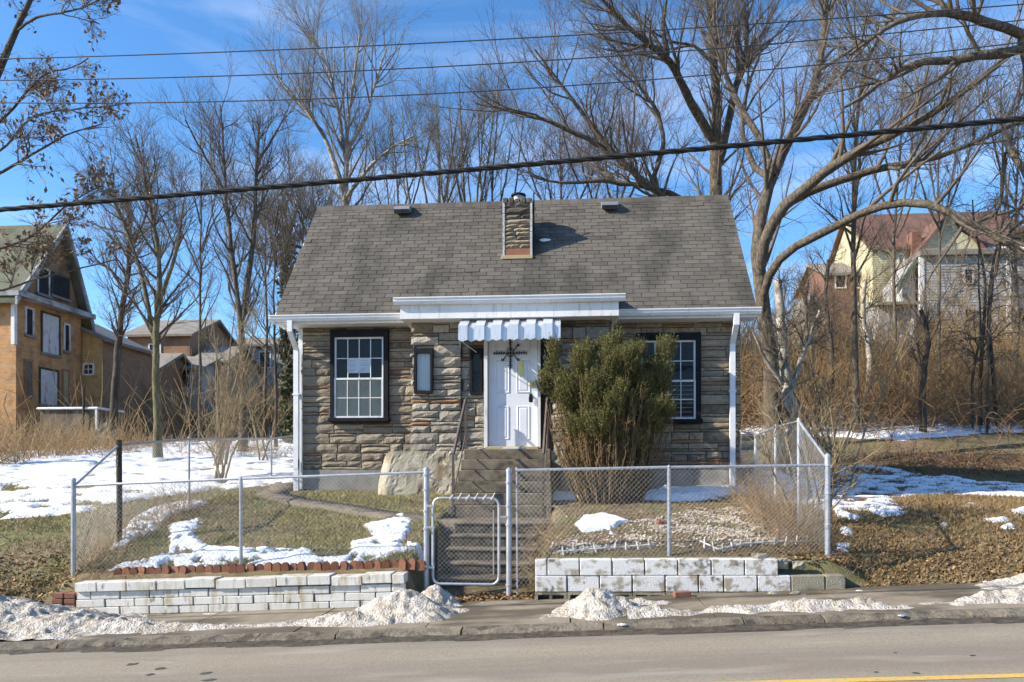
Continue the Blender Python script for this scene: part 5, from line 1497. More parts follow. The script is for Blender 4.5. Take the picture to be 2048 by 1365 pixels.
make_tree('wide arching bare tree whose limbs sweep left over the chimney', [
    (grounded([(1385, 760), (1375, 470), (1355, 392), (1300, 372), (1247, 341), (1196, 278), (1159, 220), (1104, 147), (1070, 100)], 23, 21), .26, .03),
    (pl([(1225, 304), (1180, 280), (1145, 264), (1086, 238), (1013, 220), (950, 207)], 22, 21), .10, .025),
    (pl([(1360, 395), (1290, 372), (1200, 362), (1120, 368), (1060, 352)], 22.9, 22), .12, .03),
    (pl([(1300, 372), (1330, 290), (1320, 230), (1270, 160), (1225, 90)], 22.5, 23), .10, .03)],
    75, 600, 3800, 2.2, 1.1, .5, 33, 'bark', 'twig', .3, .3)
make_tree('slim straight bare tree between the yellow house and the spreading tree', [
    (grounded([(1712, 800), (1706, 500), (1709, 286), (1716, 199), (1722, 124), (1751, 79), (1800, 12), (1830, -40)], 26), .13, .04),
    (pl([(1716, 199), (1735, 140), (1700, 60), (1690, 0)], 26), .08, .03)], 45, 320, 2000, 2.0, 1.0, .45, 34, 'bark', 'twig', .3, .3)
make_tree('leaning bare tree at the road bank with heavy limbs over the white house', [
    (grounded([(2140, 900), (2100, 500), (2075, 260), (2060, 90), (2048, 70)], 16), .30, .16),
    (pl([(2060, 76), (2011, 54), (1978, 45), (1953, 37), (1904, 25), (1846, 25), (1780, 54), (1700, 110)], 16, 15), .13, .03),
    (pl([(2068, 98), (1987, 108), (1920, 120), (1862, 124), (1804, 130), (1771, 161), (1738, 186), (1690, 215)], 16, 15.5), .13, .03),
    (pl([(2088, 400), (2040, 330), (2012, 290), (2000, 420), (1990, 440)], 16, 17), .09, .03)],
    60, 420, 2600, 1.8, .9, .4, 35, 'bark', 'twig', .25, .25)
make_tree('dark tangle of vine stems climbing before the white siding house', [
    (grounded([(1960, 760), (1968, 640), (1975, 560), (1950, 470), (1945, 400)], 27), .09, .03),
    (grounded([(1990, 770), (1975, 650), (1985, 520), (2010, 430), (2020, 340)], 27), .09, .03),
    (grounded([(1945, 740), (1965, 660), (1955, 560), (1960, 480)], 26.5), .06, .02),
    (grounded([(1975, 750), (1980, 600), (2000, 500), (1990, 400)], 26), .06, .02)],
    50, 240, 1000, 1.5, .8, .4, 36, 'bark_dark', 'twig', .3, .0, .008, name='vine_tangle', group=None, cat='vines', droop=.12)
make_tree('split pale trunk of a broken tree just behind the right side fence', [
    (grounded([(1590, 860), (1575, 790), (1565, 700), (1560, 600), (1555, 560)], 20), .22, .12),
    (pl([(1578, 800), (1600, 720), (1625, 660), (1640, 620)], 20), .10, .04),
    (pl([(1575, 780), (1530, 720), (1505, 660)], 20, 19.5), .07, .03)],
    24, 160, 800, 1.1, .6, .3, 37, 'bark_pale', 'twig', .4, .1, name='broken_tree', group=None)
for k, (u, vb, vt, Y, r, b_) in enumerate(((1660, 800, 520, 28, .12, 'bark_dark'), (1735, 790, 560, 30, .16, 'bark_pale'), (1845, 770, 620, 26, .14, 'bark_dark'), (1620, 790, 560, 31, .10, 'bark'))):
    make_tree(['crooked dark trunk with ivy in front of the red house', 'dead white trunk standing before the small grey shed', 'bent dark stump leaning in the brush below the grey shed', 'thin grey trunk beside the little cream gable'][k],
              [(grounded([(u, vb), (u + 6, (vb * 2 + vt) / 3), (u - 10 + 24 * (k == 2), (vb + vt * 2) / 3), (u - 4, vt)], Y), r, r * .55)], 14, 90, 380, 1.6, .8, .4, 40 + k, b_, 'twig', .45, .15, name='brush_tree', group='trunks in the hillside brush')

# left of the cottage
make_tree('mossy forked bare tree nearest the snow field', [
    (grounded([(316, 885), (313, 760), (308, 690), (318, 600), (322, 500), (300, 420), (285, 330), (270, 270)], 21.5), .155, .03),
    (pl([(310, 690), (298, 620), (285, 560), (262, 480), (225, 400), (205, 340)], 21.5, 22), .09, .025),
    (pl([(320, 600), (345, 530), (360, 470), (368, 400)], 21.5, 21), .08, .025)], 60, 420, 2400, 1.7, .85, .4, 51, 'bark_green', 'twig', .35, .3)
make_tree('dark leaning bare tree in front of the small brick extension', [
    (grounded([(226, 830), (234, 730), (240, 650), (255, 560), (262, 480), (255, 400)], 27), .19, .06),
    (pl([(250, 590), (225, 540), (190, 520)], 27), .07, .03), (pl([(258, 500), (290, 440), (300, 380)], 27), .07, .03)], 50, 350, 1800, 1.7, .9, .4, 52, 'bark_dark', 'twig', .4, .2)
make_tree('tall forked bare tree with upright branches beside the cottage gutter', [
    (grounded([(486, 830), (486, 700), (482, 640), (470, 560), (458, 470), (452, 380), (448, 290), (440, 210)], 24), .16, .025),
    (pl([(486, 640), (497, 560), (505, 480), (512, 400), (512, 310), (520, 240)], 24, 24.5), .13, .03),
    (pl([(452, 390), (420, 330), (390, 280), (370, 240)], 24, 23), .07, .02), (pl([(512, 330), (550, 270), (575, 220)], 24.4, 25), .06, .02)], 65, 480, 2800, 1.7, .85, .42, 53, 'bark', 'twig', .35, .35)
make_tree('pale barked tall sycamore with whitish limbs behind the roof', [
    (grounded([(692, 720), (690, 470), (690, 400), (693, 330), (688, 280), (700, 210), (715, 130), (722, 50)], 31), .30, .03),
    (pl([(690, 400), (660, 300), (645, 262), (615, 225), (570, 175), (545, 130)], 31, 30), .15, .03),
    (pl([(693, 330), (676, 220), (655, 130), (625, 70), (612, 45)], 31, 32), .13, .025),
    (pl([(694, 300), (735, 230), (752, 160), (775, 90)], 31, 31), .13, .025),
    (pl([(690, 400), (740, 330), (790, 290), (830, 270)], 31, 30), .12, .03)], 95, 650, 3800, 2.6, 1.3, .6, 54, 'bark_pale', 'twig_pale', .3, .4)
for k, (u, Y, r, top, sp, lab, bk) in enumerate((
        (552, 26, .10, 470, 30, 'thin dark bare tree close to the cottage downspout', 'bark_dark'),
        (576, 28, .14, 430, 40, 'ivy covered trunk right behind the cottage corner', 'bark_dark'),
        (400, 30, .12, 300, 55, 'slender bare tree standing behind the mossy forked one', 'bark'),
        (530, 33, .13, 330, 60, 'bare tree with a dense twiggy top beyond the snow', 'bark'),
        (610, 27, .13, 420, 60, 'brushy bare tree crowding the roof edge', 'bark'),
        (870, 29, .17, 200, 70, 'upright many stemmed bare tree left of the chimney', 'bark_green'),
        (930, 28, .16, 165, 60, 'mossy stemmed bare tree directly behind the chimney stack', 'bark_green'),
        (985, 30, .15, 190, 60, 'tall narrow bare tree behind the chimney flue', 'bark'),
        (800, 33, .14, 230, 60, 'thin bare tree beside the pale sycamore', 'bark'),
        (1130, 30, .16, 260, 80, 'reddish dense bare tree behind the roof vent', 'bark'),
        (1230, 32, .16, 200, 80, 'dense bare tree beyond the ridge near the gable end', 'bark'),
        (1790, 33, .14, 120, 70, 'bare tree on the hillside before the red roof', 'bark'),
        (1880, 30, .12, 200, 60, 'twiggy bare tree on the slope by the white siding house', 'bark'),
        (2030, 31, .14, 150, 60, 'bare tree on the slope beyond the white house corner', 'bark'))):
    rr = random.Random(k + 90)
    sp_ = sp
    vb = 780
    fork = 560 if u < 1100 else 500
    lm = [(grounded([(u, vb), (u + rr.uniform(-6, 6), 640), (u + rr.uniform(-8, 8), fork), (u + rr.uniform(-12, 12), (fork + top) / 2), (u + rr.uniform(-20, 20), top)], Y), r * .75, .022)]
    for s_i in (-1, 1, -.5, .6):
        v0 = rr.uniform(fork - 120, fork + 20); tt = top + rr.uniform(0, 90)
        lm.append((pl([(u + rr.uniform(-4, 4), v0), (u + s_i * sp_ * .45, v0 - 60), (u + s_i * sp_ * .8, (v0 + tt) / 2 - 20), (u + s_i * sp_ * rr.uniform(.9, 1.25), tt)], Y, Y + rr.uniform(-1.5, 1.5)), r * .42, .018))
    red = 'twig_red' if u in (1130, 1230) else 'twig'
    dens = 1.6 if u in (1130, 1230, 610) else 1.0
    make_tree(lab, lm, int(44 * dens), int(280 * dens), int(1650 * dens), 1.9, .95, .45, 100 + k, bk, red, .3, .35)
# ivy on the trunk by the corner
r2 = np.random.default_rng(8)
b0 = P(576, 740, 28)
n = 1600; zz = r2.uniform(tz(b0.x, 28), b0.z + 5.2, n); a = r2.uniform(0, 6.28, n)
c = np.stack([b0.x + np.cos(a) * .2, 28 + np.sin(a) * .2, zz], 1); c[:, 0] += r2.normal(0, .05, n)
ux = r2.normal(0, .08, (n, 3)); vx = r2.normal(0, .08, (n, 3))
nobj('ivy', np.stack([c, c + ux, c + ux + vx, c + vx], 1).reshape(-1, 3), np.arange(4 * n).reshape(-1, 4), M['ivy'], kind='stuff', label='ivy leaves clinging to the trunk behind the cottage corner', category='ivy')

# tree with dead leaves reaching in from the left edge
make_tree('bare tree with clusters of curled dead leaves hanging before the brick house', [
    (grounded([(-110, 1000), (-90, 700), (-70, 420), (-40, 250), (0, 110), (26, 77), (44, 44), (70, -20)], 19), .28, .07),
    (pl([(30, 65), (73, 33), (121, 27), (161, 18), (200, 0)], 19, 18), .045, .017),
    (pl([(-40, 290), (0, 245), (37, 205), (73, 161), (99, 139), (147, 139), (176, 117)], 19, 18), .05, .017),
    (pl([(-60, 380), (0, 348), (44, 322), (92, 293), (128, 271), (165, 260), (205, 249)], 19, 18.5), .055, .017),
    (pl([(-70, 500), (0, 500), (60, 480), (120, 420), (180, 380), (205, 372)], 19, 19), .05, .017),
    (pl([(-70, 560), (0, 590), (60, 560), (150, 540), (230, 520)], 19, 19.5), .045, .017),
    (pl([(-50, 330), (10, 300), (60, 230), (130, 220), (200, 215)], 19, 18), .04, .017)],
    80, 520, 2600, 1.05, .6, .3, 71, 'bark_dark', 'twig', .3, .12, .006, group=None, leafy=700)

# saplings
def sapling(label, u, v, Y, stems, seed, h):
    rng = np.random.default_rng(seed)
    x = XU(u, Y); z = tz(x, Y)
    limbs = []
    for k in range(stems):
        dx = rng.normal(0, .30); dy = rng.normal(0, .2); hh = h * rng.uniform(.65, 1.1)
        b = (x + rng.normal(0, .12), Y + rng.normal(0, .1), z - .1)
        limbs.append(([b, (b[0] + dx * hh * .25, b[1] + dy * hh * .3, z + hh * .35), (b[0] + dx * hh * .7, b[1] + dy * hh * .6, z + hh * .7), (b[0] + dx * hh, b[1] + dy * hh, z + hh)], .035, .008))
    make_tree(label, limbs, 30, 140, 500, .9, .5, .3, seed, 'sapling', 'sapling', .25, .35, .005, name='sapling', group=None, cat='sapling')
sapling('clump of tan saplings growing beside the left side fence', 440, 890, 19, 7, 81, 5.0)
sapling('slim tan saplings between the snow and the cottage corner', 530, 880, 20, 4, 82, 3.6)
sapling('young shrub with bare stems inside the left yard fence', 445, 930, 16.3, 6, 83, 1.8)
sapling('tan saplings fanning out behind the right side fence', 1672, 860, 17.5, 6, 84, 4.0)
sapling('thin leafless shrub growing through the right corner of the fence', 1625, 1000, 11.2, 6, 85, 1.5)

# ------------------------------------------------------------------ brush
def brush(name, label, cat, n, xr, yr, h, m, seed, lean=.5, r=.008, dens=None, mesh=None, K=5, droop=.1):
    rng = np.random.default_rng(seed)
    X = rng.uniform(*xr, n); Y = rng.uniform(*yr, n)
    if dens is not None:
        k = rng.random(n) < dens(X, Y); X, Y = X[k], Y[k]
    k = ~((X > -6.0) & (X < 3.8) & (Y > 13.5) & (Y < 19.6)); X, Y = X[k], Y[k]
    N = len(X); Z = terr(X, Y) - .05
    d = rng.normal(0, lean, (N, 3)); d[:, 2] = 1
    pts, rad = grow(np.stack([X, Y, Z], 1), d, h * rng.uniform(.4, 1.3, N), np.full(N, r), np.full(N, r * .4), K, .22, -droop, rng)
    V, Q = tubes(pts, rad, 3)
    return nobj(name, V, Q, m, kind='stuff', label=label, category=cat)
brush('brush', 'dense brown thicket covering the hillside below the white house', 'brush', 7500, (4, 30), (27, 33.5), 2.6, M['brush'], 201, .45, .012, K=4)
brush('brush', 'low tan weeds on the slope just below the white siding house', 'brush', 8500, (4, 32), (33.5, 42), 1.0, M['brush'], 231, .5, .012, K=3)
brush('saplings', 'thin upright saplings screening the hillside houses', 'saplings', 1500, (5, 32), (33, 41.5), 5.0, M['brush'], 241, .22, .016, K=5, droop=.03)
brush('vines', 'dead vines and canes tangled across the front of the hillside houses', 'vines', 2200, (6, 32), (30, 41), 3.4, M['brush'], 242, 1.0, .012, K=6, droop=.14)
brush('vines', 'reddish brown mass of matted vines low on the hillside', 'vines', 3200, (4, 28), (26.5, 34), 2.8, M['bramble'], 251, 1.1, .013, K=6, droop=.13)
brush('brush', 'reddish bramble mound in front of the hillside snow strip', 'brush', 7000, (4.2, 18), (19.2, 22.6), .6, M['bramble'], 202, .8, .008, lambda X, Y: sstep(.35, .6, fbm(X * .5, Y * .5, 91)) * .9 + .1, droop=.3, K=4)
brush('brush', 'straw coloured weeds along the edge of the left snow field', 'brush', 6500, (-26, -5), (21.5, 28), .65, M['brush'], 203, .6, .008, lambda X, Y: sstep(.42, .6, fbm(X * .45, Y * .6, 93)), K=4)
brush('brush', 'tangled weeds climbing the left side fence', 'brush', 520, (-7.05, -6.5), (9.85, 13.2), .65, M['brush'], 204, .6, .004, droop=.12)
brush('brush', 'dry weeds pressed against the right corner of the fence', 'brush', 900, (2.75, 3.35), (9.85, 13.5), .75, M['brush'], 205, .35, .004)
brush('vines', 'long tangled vines arching through the hillside thicket', 'vines', 1100, (4, 26), (26, 34), 4.2, M['brush'], 221, .9, .016, K=9, droop=.16)
brush('vines', 'thin bare canes leaning over the snow strip on the slope', 'vines', 260, (4.2, 20), (22, 28), 3.0, M['bramble'], 222, .6, .010, K=8, droop=.12)
brush('brush', 'distant wooded undergrowth behind the cottage', 'brush', 3800, (-32, 8), (30, 60), 3.5, M['brush'], 206, .35, .018, K=4)
brush('brush', 'distant scrub on the upper slope behind the houses', 'brush', 3000, (4, 60), (48, 75), 4.5, M['brush'], 207, .35, .026, K=4)
brush('brush', 'dry stalks in front of the brick house porch', 'brush', 2500, (-24, -15), (19, 27), 1.3, M['brush'], 208, .35, .009, K=4)
brush('brush', 'dead vines sprawling at the foot of the left corner post', 'brush', 420, (-6.85, -5.7), (9.72, 10.1), .35, M['brush'], 209, 1.1, .0035, droop=.3)
brush('brush', 'dead vines sprawling over the broken end of the block wall', 'brush', 420, (2.2, 3.4), (9.7, 10.0), .32, M['bramble'], 210, 1.1, .0035, droop=.35)
brush('brush', 'withered stems beside the lower steps', 'brush', 500, (-.6, -.15), (9.8, 11.2), .45, M['brush'], 211, .7, .004, droop=.2)

# ------------------------------------------------------------------ yew shrub
yw = empty('yew_shrub', 'overgrown evergreen yew with green top and bare brown lower stems', 'shrub', (XU(1215, 13.3), 13.3, tz(XU(1215, 13.3), 13.3)))
ry = np.random.default_rng(14)
bx, by = XU(1218, 13.3), 13.3; bz = tz(bx, by)
n = 300
a = ry.uniform(0, 6.28, n); rr_ = np.sqrt(ry.random(n))
start = np.stack([bx + np.cos(a) * rr_ * .52, by + np.sin(a) * rr_ * .34, np.full(n, bz - .05)], 1)
tgt = np.stack([bx + np.cos(a) * rr_ * 1.02 - .03, by + np.sin(a) * rr_ * .62, bz + ry.uniform(1.2, 2.2, n)], 1)
f = np.linspace(0, 1, 8)[None, :, None]
pts = start[:, None] * (1 - f) + tgt[:, None] * f + (np.array([1, 1, 0]) * (tgt - start)[:, None]) * (.25 * np.sin(f * math.pi)) * .5
pts[:, 1:] += ry.normal(0, .034, (n, 7, 3)).cumsum(1)
V, Q = tubes(pts, np.linspace(.013, .005, 8)[None].repeat(n, 0), 4)
nobj('stem', V, Q, M['yew_stem'], yw, kind='stuff')
# foliage sprays on ellipsoid lobes
lobes = [(1115, 765, 36, 50, 13.3), (1110, 712, 16, 30, 13.4), (1150, 770, 45, 62, 13.15), (1160, 735, 30, 35, 13.5), (1200, 760, 55, 72, 13.1), (1235, 745, 55, 55, 13.35), (1205, 715, 40, 32, 13.4), (1270, 770, 50, 70, 13.2), (1300, 745, 38, 50, 13.45), (1318, 765, 26, 48, 13.2), (1225, 800, 70, 40, 13.0), (1288, 705, 16, 24, 13.4), (1230, 695, 20, 18, 13.3), (1135, 810, 40, 26, 13.2), (1330, 715, 12, 26, 13.4), (1150, 845, 40, 30, 13.1), (1300, 830, 36, 34, 13.15), (1215, 850, 50, 26, 12.95), (1255, 880, 40, 20, 13.0)]
C = []; OUT = []
for (u, v, ru, rv, Y) in lobes:
    c0 = P(u, v, Y); s_ = Y / F
    for k in range(max(1, int(ru * rv / 290))):
        q = ry.normal(0, 1, 3); q /= np.linalg.norm(q); q *= ry.uniform(.35, 1.0)
        cc = np.array([c0.x + q[0] * ru * s_ * .85, c0.y + q[1] * ru * s_ * .8, c0.z + q[2] * rv * s_ * .85])
        rad = ry.uniform(.10, .19); m_ = int(2700 * rad ** 1.5)
        w = ry.normal(0, 1, (m_, 3)); w /= np.linalg.norm(w, axis=1, keepdims=True); w *= ry.uniform(.3, 1.05, m_)[:, None] ** .5
        C.append(cc + w * rad * np.array([1, 1, 1.25]))
C = np.concatenate(C); m_ = len(C)
dirn = (C - np.array([bx, by, bz + .7])); dirn /= np.linalg.norm(dirn, axis=1, keepdims=True); dirn[:, 2] += .7
sp, sr = grow(C, dirn + ry.normal(0, .3, (m_, 3)), ry.uniform(.08, .20, m_) * np.where(ry.random(m_) < .08, 1.9, 1.0), np.full(m_, .004), np.full(m_, .002), 2, .12, .05, ry)
V, Q = tubes(sp, sr, 3); nobj('twigs', V, Q, M['yew_stem'], yw, kind='stuff')
def needles(sp, per, ln, wd, rng):
    m_ = len(sp); t = rng.uniform(0, 1, (m_, per)) * (sp.shape[1] - 1.001); i = t.astype(int); f = (t - i)[..., None]
    b = np.arange(m_)[:, None]
    p = (sp[b, i] * (1 - f) + sp[b, i + 1] * f).reshape(-1, 3); tg = (sp[b, i + 1] - sp[b, i]).reshape(-1, 3)
    tg /= np.linalg.norm(tg, axis=1, keepdims=True)
    rv = rng.normal(0, 1, p.shape); d = tg * .7 + rv / np.linalg.norm(rv, axis=1, keepdims=True); d /= np.linalg.norm(d, axis=1, keepdims=True)
    w = np.cross(d, rng.normal(0, 1, p.shape)); w /= np.linalg.norm(w, axis=1, keepdims=True)
    L = ln * rng.uniform(.6, 1.3, (len(p), 1))
    V = np.stack([p - w * wd, p + w * wd, p + d * L], 1).reshape(-1, 3)
    return V, np.arange(len(V)).reshape(-1, 3)
V, Q = needles(sp, 14, .038, .005, ry); nobj('foliage', V, Q, M['needle'], yw, kind='stuff')
b = ry.choice(n, 6000); k = ry.uniform(.8, 6.6, 6000); i = k.astype(int); fq = (k - i)[:, None]
c = pts[b, i] * (1 - fq) + pts[b, i + 1] * fq
sp2, sr2 = grow(c, np.stack([ry.normal(0, .5, 6000), ry.normal(0, .5, 6000), np.full(6000, .8)], 1), ry.uniform(.04, .14, 6000), np.full(6000, .003), np.full(6000, .0015), 2, .15, .05, ry)
V1 = tubes(sp2, sr2, 3); nobj('dry_twigs', V1[0], V1[1], M['needle_dry'], yw, kind='stuff')
V, Q = needles(sp2, 9, .028, .0055, ry); nobj('dry_foliage', V, Q, M['needle_dry'], yw, kind='stuff')

# ------------------------------------------------------------------ neighbouring houses
def clap(x0, x1, y, z0, z1, dz=.13):
    """clapboard wall facing -Y"""
    mb = MB(); z = z0
    prof = [(y + .15, z0)]
    while z < z1 - 1e-3:
        zt = min(z + dz, z1); prof += [(y - .022, z), (y, zt)]; z = zt
    prof += [(y + .15, z1)]
    return mb.prism(prof, 'x', x0, x1)
def clap_x(y0, y1, x, z0, z1, s, dz=.13):
    mb = MB(); z = z0; prof = [(x - s * .15, z0)]
    while z < z1 - 1e-3:
        zt = min(z + dz, z1); prof += [(x + s * .022, z), (x, zt)]; z = zt
    prof += [(x - s * .15, z1)]
    return mb.prism(prof, 'y', y0, y1)
def xwin(par, x, y0, y1, z0, z1, fill, trim='boarded', s=1, name='window'):
    w = part_empty(name, par, (x, (y0 + y1) / 2, z0))
    d = .05 * s
    lo_, hi_ = sorted((x - .12 * s, x + .02 * s))
    MB().box(lo_, hi_, y0, y1, z0, z1).obj('pane' if fill in ('dark_room', 'glass') else 'boarding', M[fill], w)
    f = MB(); l2, h2 = sorted((x, x + .05 * s))
    t = .09
    f.box(l2, h2, y0 - t, y0, z0 - t, z1 + t).box(l2, h2, y1, y1 + t, z0 - t, z1 + t).box(l2, h2, y0, y1, z1, z1 + t)
    f.obj('frame', M[trim], w)
    l3, h3 = sorted((x, x + .10 * s)); MB().box(l3, h3, y0 - .12, y1 + .12, z0 - .12, z0).obj('sill', M['grey_roof'], w)
def ywin(par, y, x0, x1, z0, z1, fill, trim='white_trim', name='window', grid=False):
    w = part_empty(name, par, ((x0 + x1) / 2, y, z0)); t = .08
    MB().box(x0, x1, y - .02, y + .1, z0, z1).obj('pane', M[fill], w)
    f = MB().box(x0 - t, x0, y - .05, y + .05, z0 - t, z1 + t).box(x1, x1 + t, y - .05, y + .05, z0 - t, z1 + t).box(x0, x1, y - .05, y + .05, z1, z1 + t).box(x0, x1, y - .05, y + .05, z0 - t, z0)
    if grid: f.box((x0 + x1) / 2 - .02, (x0 + x1) / 2 + .02, y - .04, y, z0, z1).box(x0, x1, y - .042, y, (z0 + z1) / 2 - .02, (z0 + z1) / 2 + .02)
    f.obj('frame', M[trim], w)

# abandoned brick house
XA = -23.5; YA0, YA1 = 30.1, 34.35; zA = 3.0
bh = empty('brick_house', 'abandoned orange brick house with broken gable and boarded doors', 'house', (-28, 32, zA))
MB().box(-38, XA, YA0, YA1, zA - .5, 9.25).obj('wall', M['orange_brick'], bh)
apex = PX(118, 449, XA); 
MB().prism([(YA0 + .2, 9.25), (YA1 - .1, 9.25), (apex.y, apex.z - .25)], 'x', XA - .3, XA - .02).obj('gable', M['brown_brick'], bh)
rfp = MB()
for ya, za in ((YA0 - .45, 8.95), (YA1 + .35, 8.75)):
    s_ = 1 if ya < apex.y else -1
    rfp.prism([(ya, za), (apex.y, apex.z), (apex.y, apex.z - .22), (ya, za - .2)], 'x', -38, XA + .35)
rfp.obj('roof', M['green_roof'], bh)
for ya, za in ((YA0 - .5, 8.95), (YA1 + .4, 8.75)):
    MB().prism([(ya, za + .05), (apex.y, apex.z + .06), (apex.y, apex.z - .25), (ya, za - .28)], 'x', XA + .35, XA + .45).obj('bargeboard', M['weathered'], bh)
MB().box(XA - .1, XA + .55, YA0 - .4, YA1 + .3, 9.05, 9.28).obj('cornice', M['weathered'], bh)
MB().box(-38, XA + .5, YA0 - .5, YA0, 9.05, 9.27).obj('cornice', M['weathered'], bh)
def ab(u, v): return PX(u, v, XA)
def awin(u0, u1, v0, v1, fill, trim='boarded', name='window'):
    a, b = ab(u0, v0), ab(u1, v1); xwin(bh, XA, a.y, b.y, min(a.z, b.z), max(a.z, b.z), fill, trim, 1, name)
awin(52, 64, 617, 672, 'dark_room'); awin(129, 137, 650, 703, 'dark_room'); awin(50, 62, 722, 792, 'porch_wall', 'brown_brick'); awin(126, 136, 742, 806, 'tan_board', 'brown_brick')
awin(84, 117, 626, 712, 'boarded', 'bark_dark', 'door'); awin(80, 114, 738, 812, 'boarded', 'bark_dark', 'door'); 
awin(76, 96, 535, 592, 'dark_room', 'boarded'); awin(104, 136, 548, 600, 'dark_room', 'bark_dark', 'broken_opening')
p = P(28, 590, YA0 - .1); MB().box(p.x - .08, p.x + .08, YA0 - .18, YA0 - .02, ZV(28, 690, YA0), 9.1).obj('downspout', M['white_trim'], bh)
po = empty('porch_block', 'concrete porch block topped with snow below the boarded doors', 'porch', (-21.5, 29, 3))
x0, x1 = XU(80, 28.2), XU(194, 28.2); z0, z1 = ZV(140, 885, 28.2), ZV(140, 820, 28.2)
MB().box(x0, x1, 28.2, 29.8, z0 - .6, z1, .02).obj('wall', M['porch_wall'], po)
MB().box(x0 - .1, x1 + .1, 28.1, 29.9, z1, z1 + .1, .03).obj('snow_cap', M['snow'], po)
MB().box(x1 - .03, x1 + .05, 28.12, 28.2, z0 - .5, z1 + .05).obj('corner_post', M['white_trim'], po)
MB().tube([(x1 - .5, 28.1, z0 - .4), (x1 - .48, 28.1, z1 + .9)], .05, 6).obj('leaning_post', M['bark_dark'], po)

ext = empty('brick_extension', 'yellow brick extension with one small white window', 'house', (-24, 36, 3))
XE = XU(205, 34.5)
ztop0 = ZV(205, 655, 34.5)
MB().prism([(XA - 2, 2.2), (XE, 2.2), (XE, ztop0 - .6), (XA - 2, ztop0 + .9)], 'y', 34.5, 38.8).obj('wall', M['yellow_brick'], ext)
MB().prism([(XA - 2.2, ztop0 + 1.05), (XE + .25, ztop0 - .55), (XE + .25, ztop0 - .70), (XA - 2.2, ztop0 + .88)], 'y', 34.3, 39).obj('roof', M['grey_roof'], ext)
MB().prism([(34.52, 2.2), (38.78, 2.2), (38.78, ztop0 - .72), (34.52, ztop0 - .72)], 'x', XE, XE + .03).obj('shaded_side_skin', M['brown_brick'], ext)  # darker brick skin, the side's shade is painted into its colour
ywin(ext, 34.5, XU(169, 34.5), XU(186, 34.5), ZV(178, 748, 34.5), ZV(178, 730, 34.5), 'dark_room', 'white_trim', grid=True)

def simple_house(name, label, x0, x1, y0, y1, z0, ze, zr, wallm, roofm, ridge='x', wins=(), over=.3):
    e = empty(name, label, 'house', ((x0 + x1) / 2, (y0 + y1) / 2, z0))
    if wallm in ('weathered', 'cream_siding'): clap(x0, x1, y0, z0 - 1, ze).obj('wall', M[wallm], e); MB().box(x0 + .01, x1 - .01, y0 + .15, y1, z0 - 1, ze).obj('body', M[wallm], e)
    else: MB().box(x0, x1, y0, y1, z0 - 1, ze).obj('wall', M[wallm], e)
    if ridge == 'x':
        ym = (y0 + y1) / 2
        MB().prism([(y0 - over, ze - .08), (ym, zr), (y1 + over, ze - .08), (y1 + over, ze - .22), (ym, zr - .18), (y0 - over, ze - .22)], 'x', x0 - over, x1 + over).obj('roof', M[roofm], e)
        MB().prism([(y0 + .02, ze - .05), (y1 - .02, ze - .05), (ym, zr - .16)], 'x', x0 + .02, x1 - .02).obj('gable', M[wallm], e)
    else:
        xm = (x0 + x1) / 2
        MB().prism([(x0 - over, ze - .08), (xm, zr), (x1 + over, ze - .08), (x1 + over, ze - .22), (xm, zr - .18), (x0 - over, ze - .22)], 'y', y0 - over, y1 + over).obj('roof', M[roofm], e)
        MB().prism([(x0 + .02, ze - .05), (x1 - .02, ze - .05), (xm, zr - .16)], 'y', y0 + .01, y1 - .02).obj('gable', M[wallm], e)
    for (u0, u1, v0, v1, fill) in wins:
        ywin(e, y0, XU(u0, y0), XU(u1, y0), ZV((u0 + u1) / 2, v1, y0), ZV((u0 + u1) / 2, v0, y0), fill)
    return e
def hz(u0, u1, Y, v_eave, v_ridge, v_base):
    uc = (u0 + u1) / 2
    return XU(u0, Y), XU(u1, Y), ZV(uc, v_base, Y), ZV(uc, v_eave, Y), ZV(uc, v_ridge, Y)
# low brown houses stepping back on the left
for k, (u0, u1, Y, dep, ve, vr, vb, wm, rm, lab, wins) in enumerate((
    (212, 300, 39.5, 6, 745, 690, 850, 'brown_brick', 'grey_roof', 'low brown brick house with shuttered windows behind the leaning tree', ((246, 262, 735, 775, 'dark_room'), (274, 286, 735, 775, 'dark_room'))),
    (255, 380, 46, 7, 668, 618, 800, 'brown_brick', 'grey_roof', 'brown house with a wide grey roof beyond the brick extension', ((300, 320, 690, 725, 'dark_room'),)),
    (330, 400, 43, 5, 735, 700, 800, 'weathered', 'grey_roof', 'small grey shed with peeling boards among the left trees', ((365, 380, 740, 775, 'dark_room'),)),
    (390, 450, 45, 5, 720, 680, 800, 'moss_wall', 'grey_roof', 'greenish outbuilding beside the peeling grey shed', ((405, 418, 735, 765, 'dark_room'),)),
    (440, 600, 52, 8, 688, 655, 790, 'weathered', 'grey_roof', 'long pale house with white banding beyond the tree trunks', ((470, 490, 705, 735, 'dark_room'), (520, 540, 705, 735, 'dark_room'))))):
    x0, x1, z0, ze, zr = hz(u0, u1, Y, ve, vr, vb)
    simple_house('far_house', lab, x0, x1, Y, Y + dep, z0, ze, zr, wm, rm, 'x', wins)

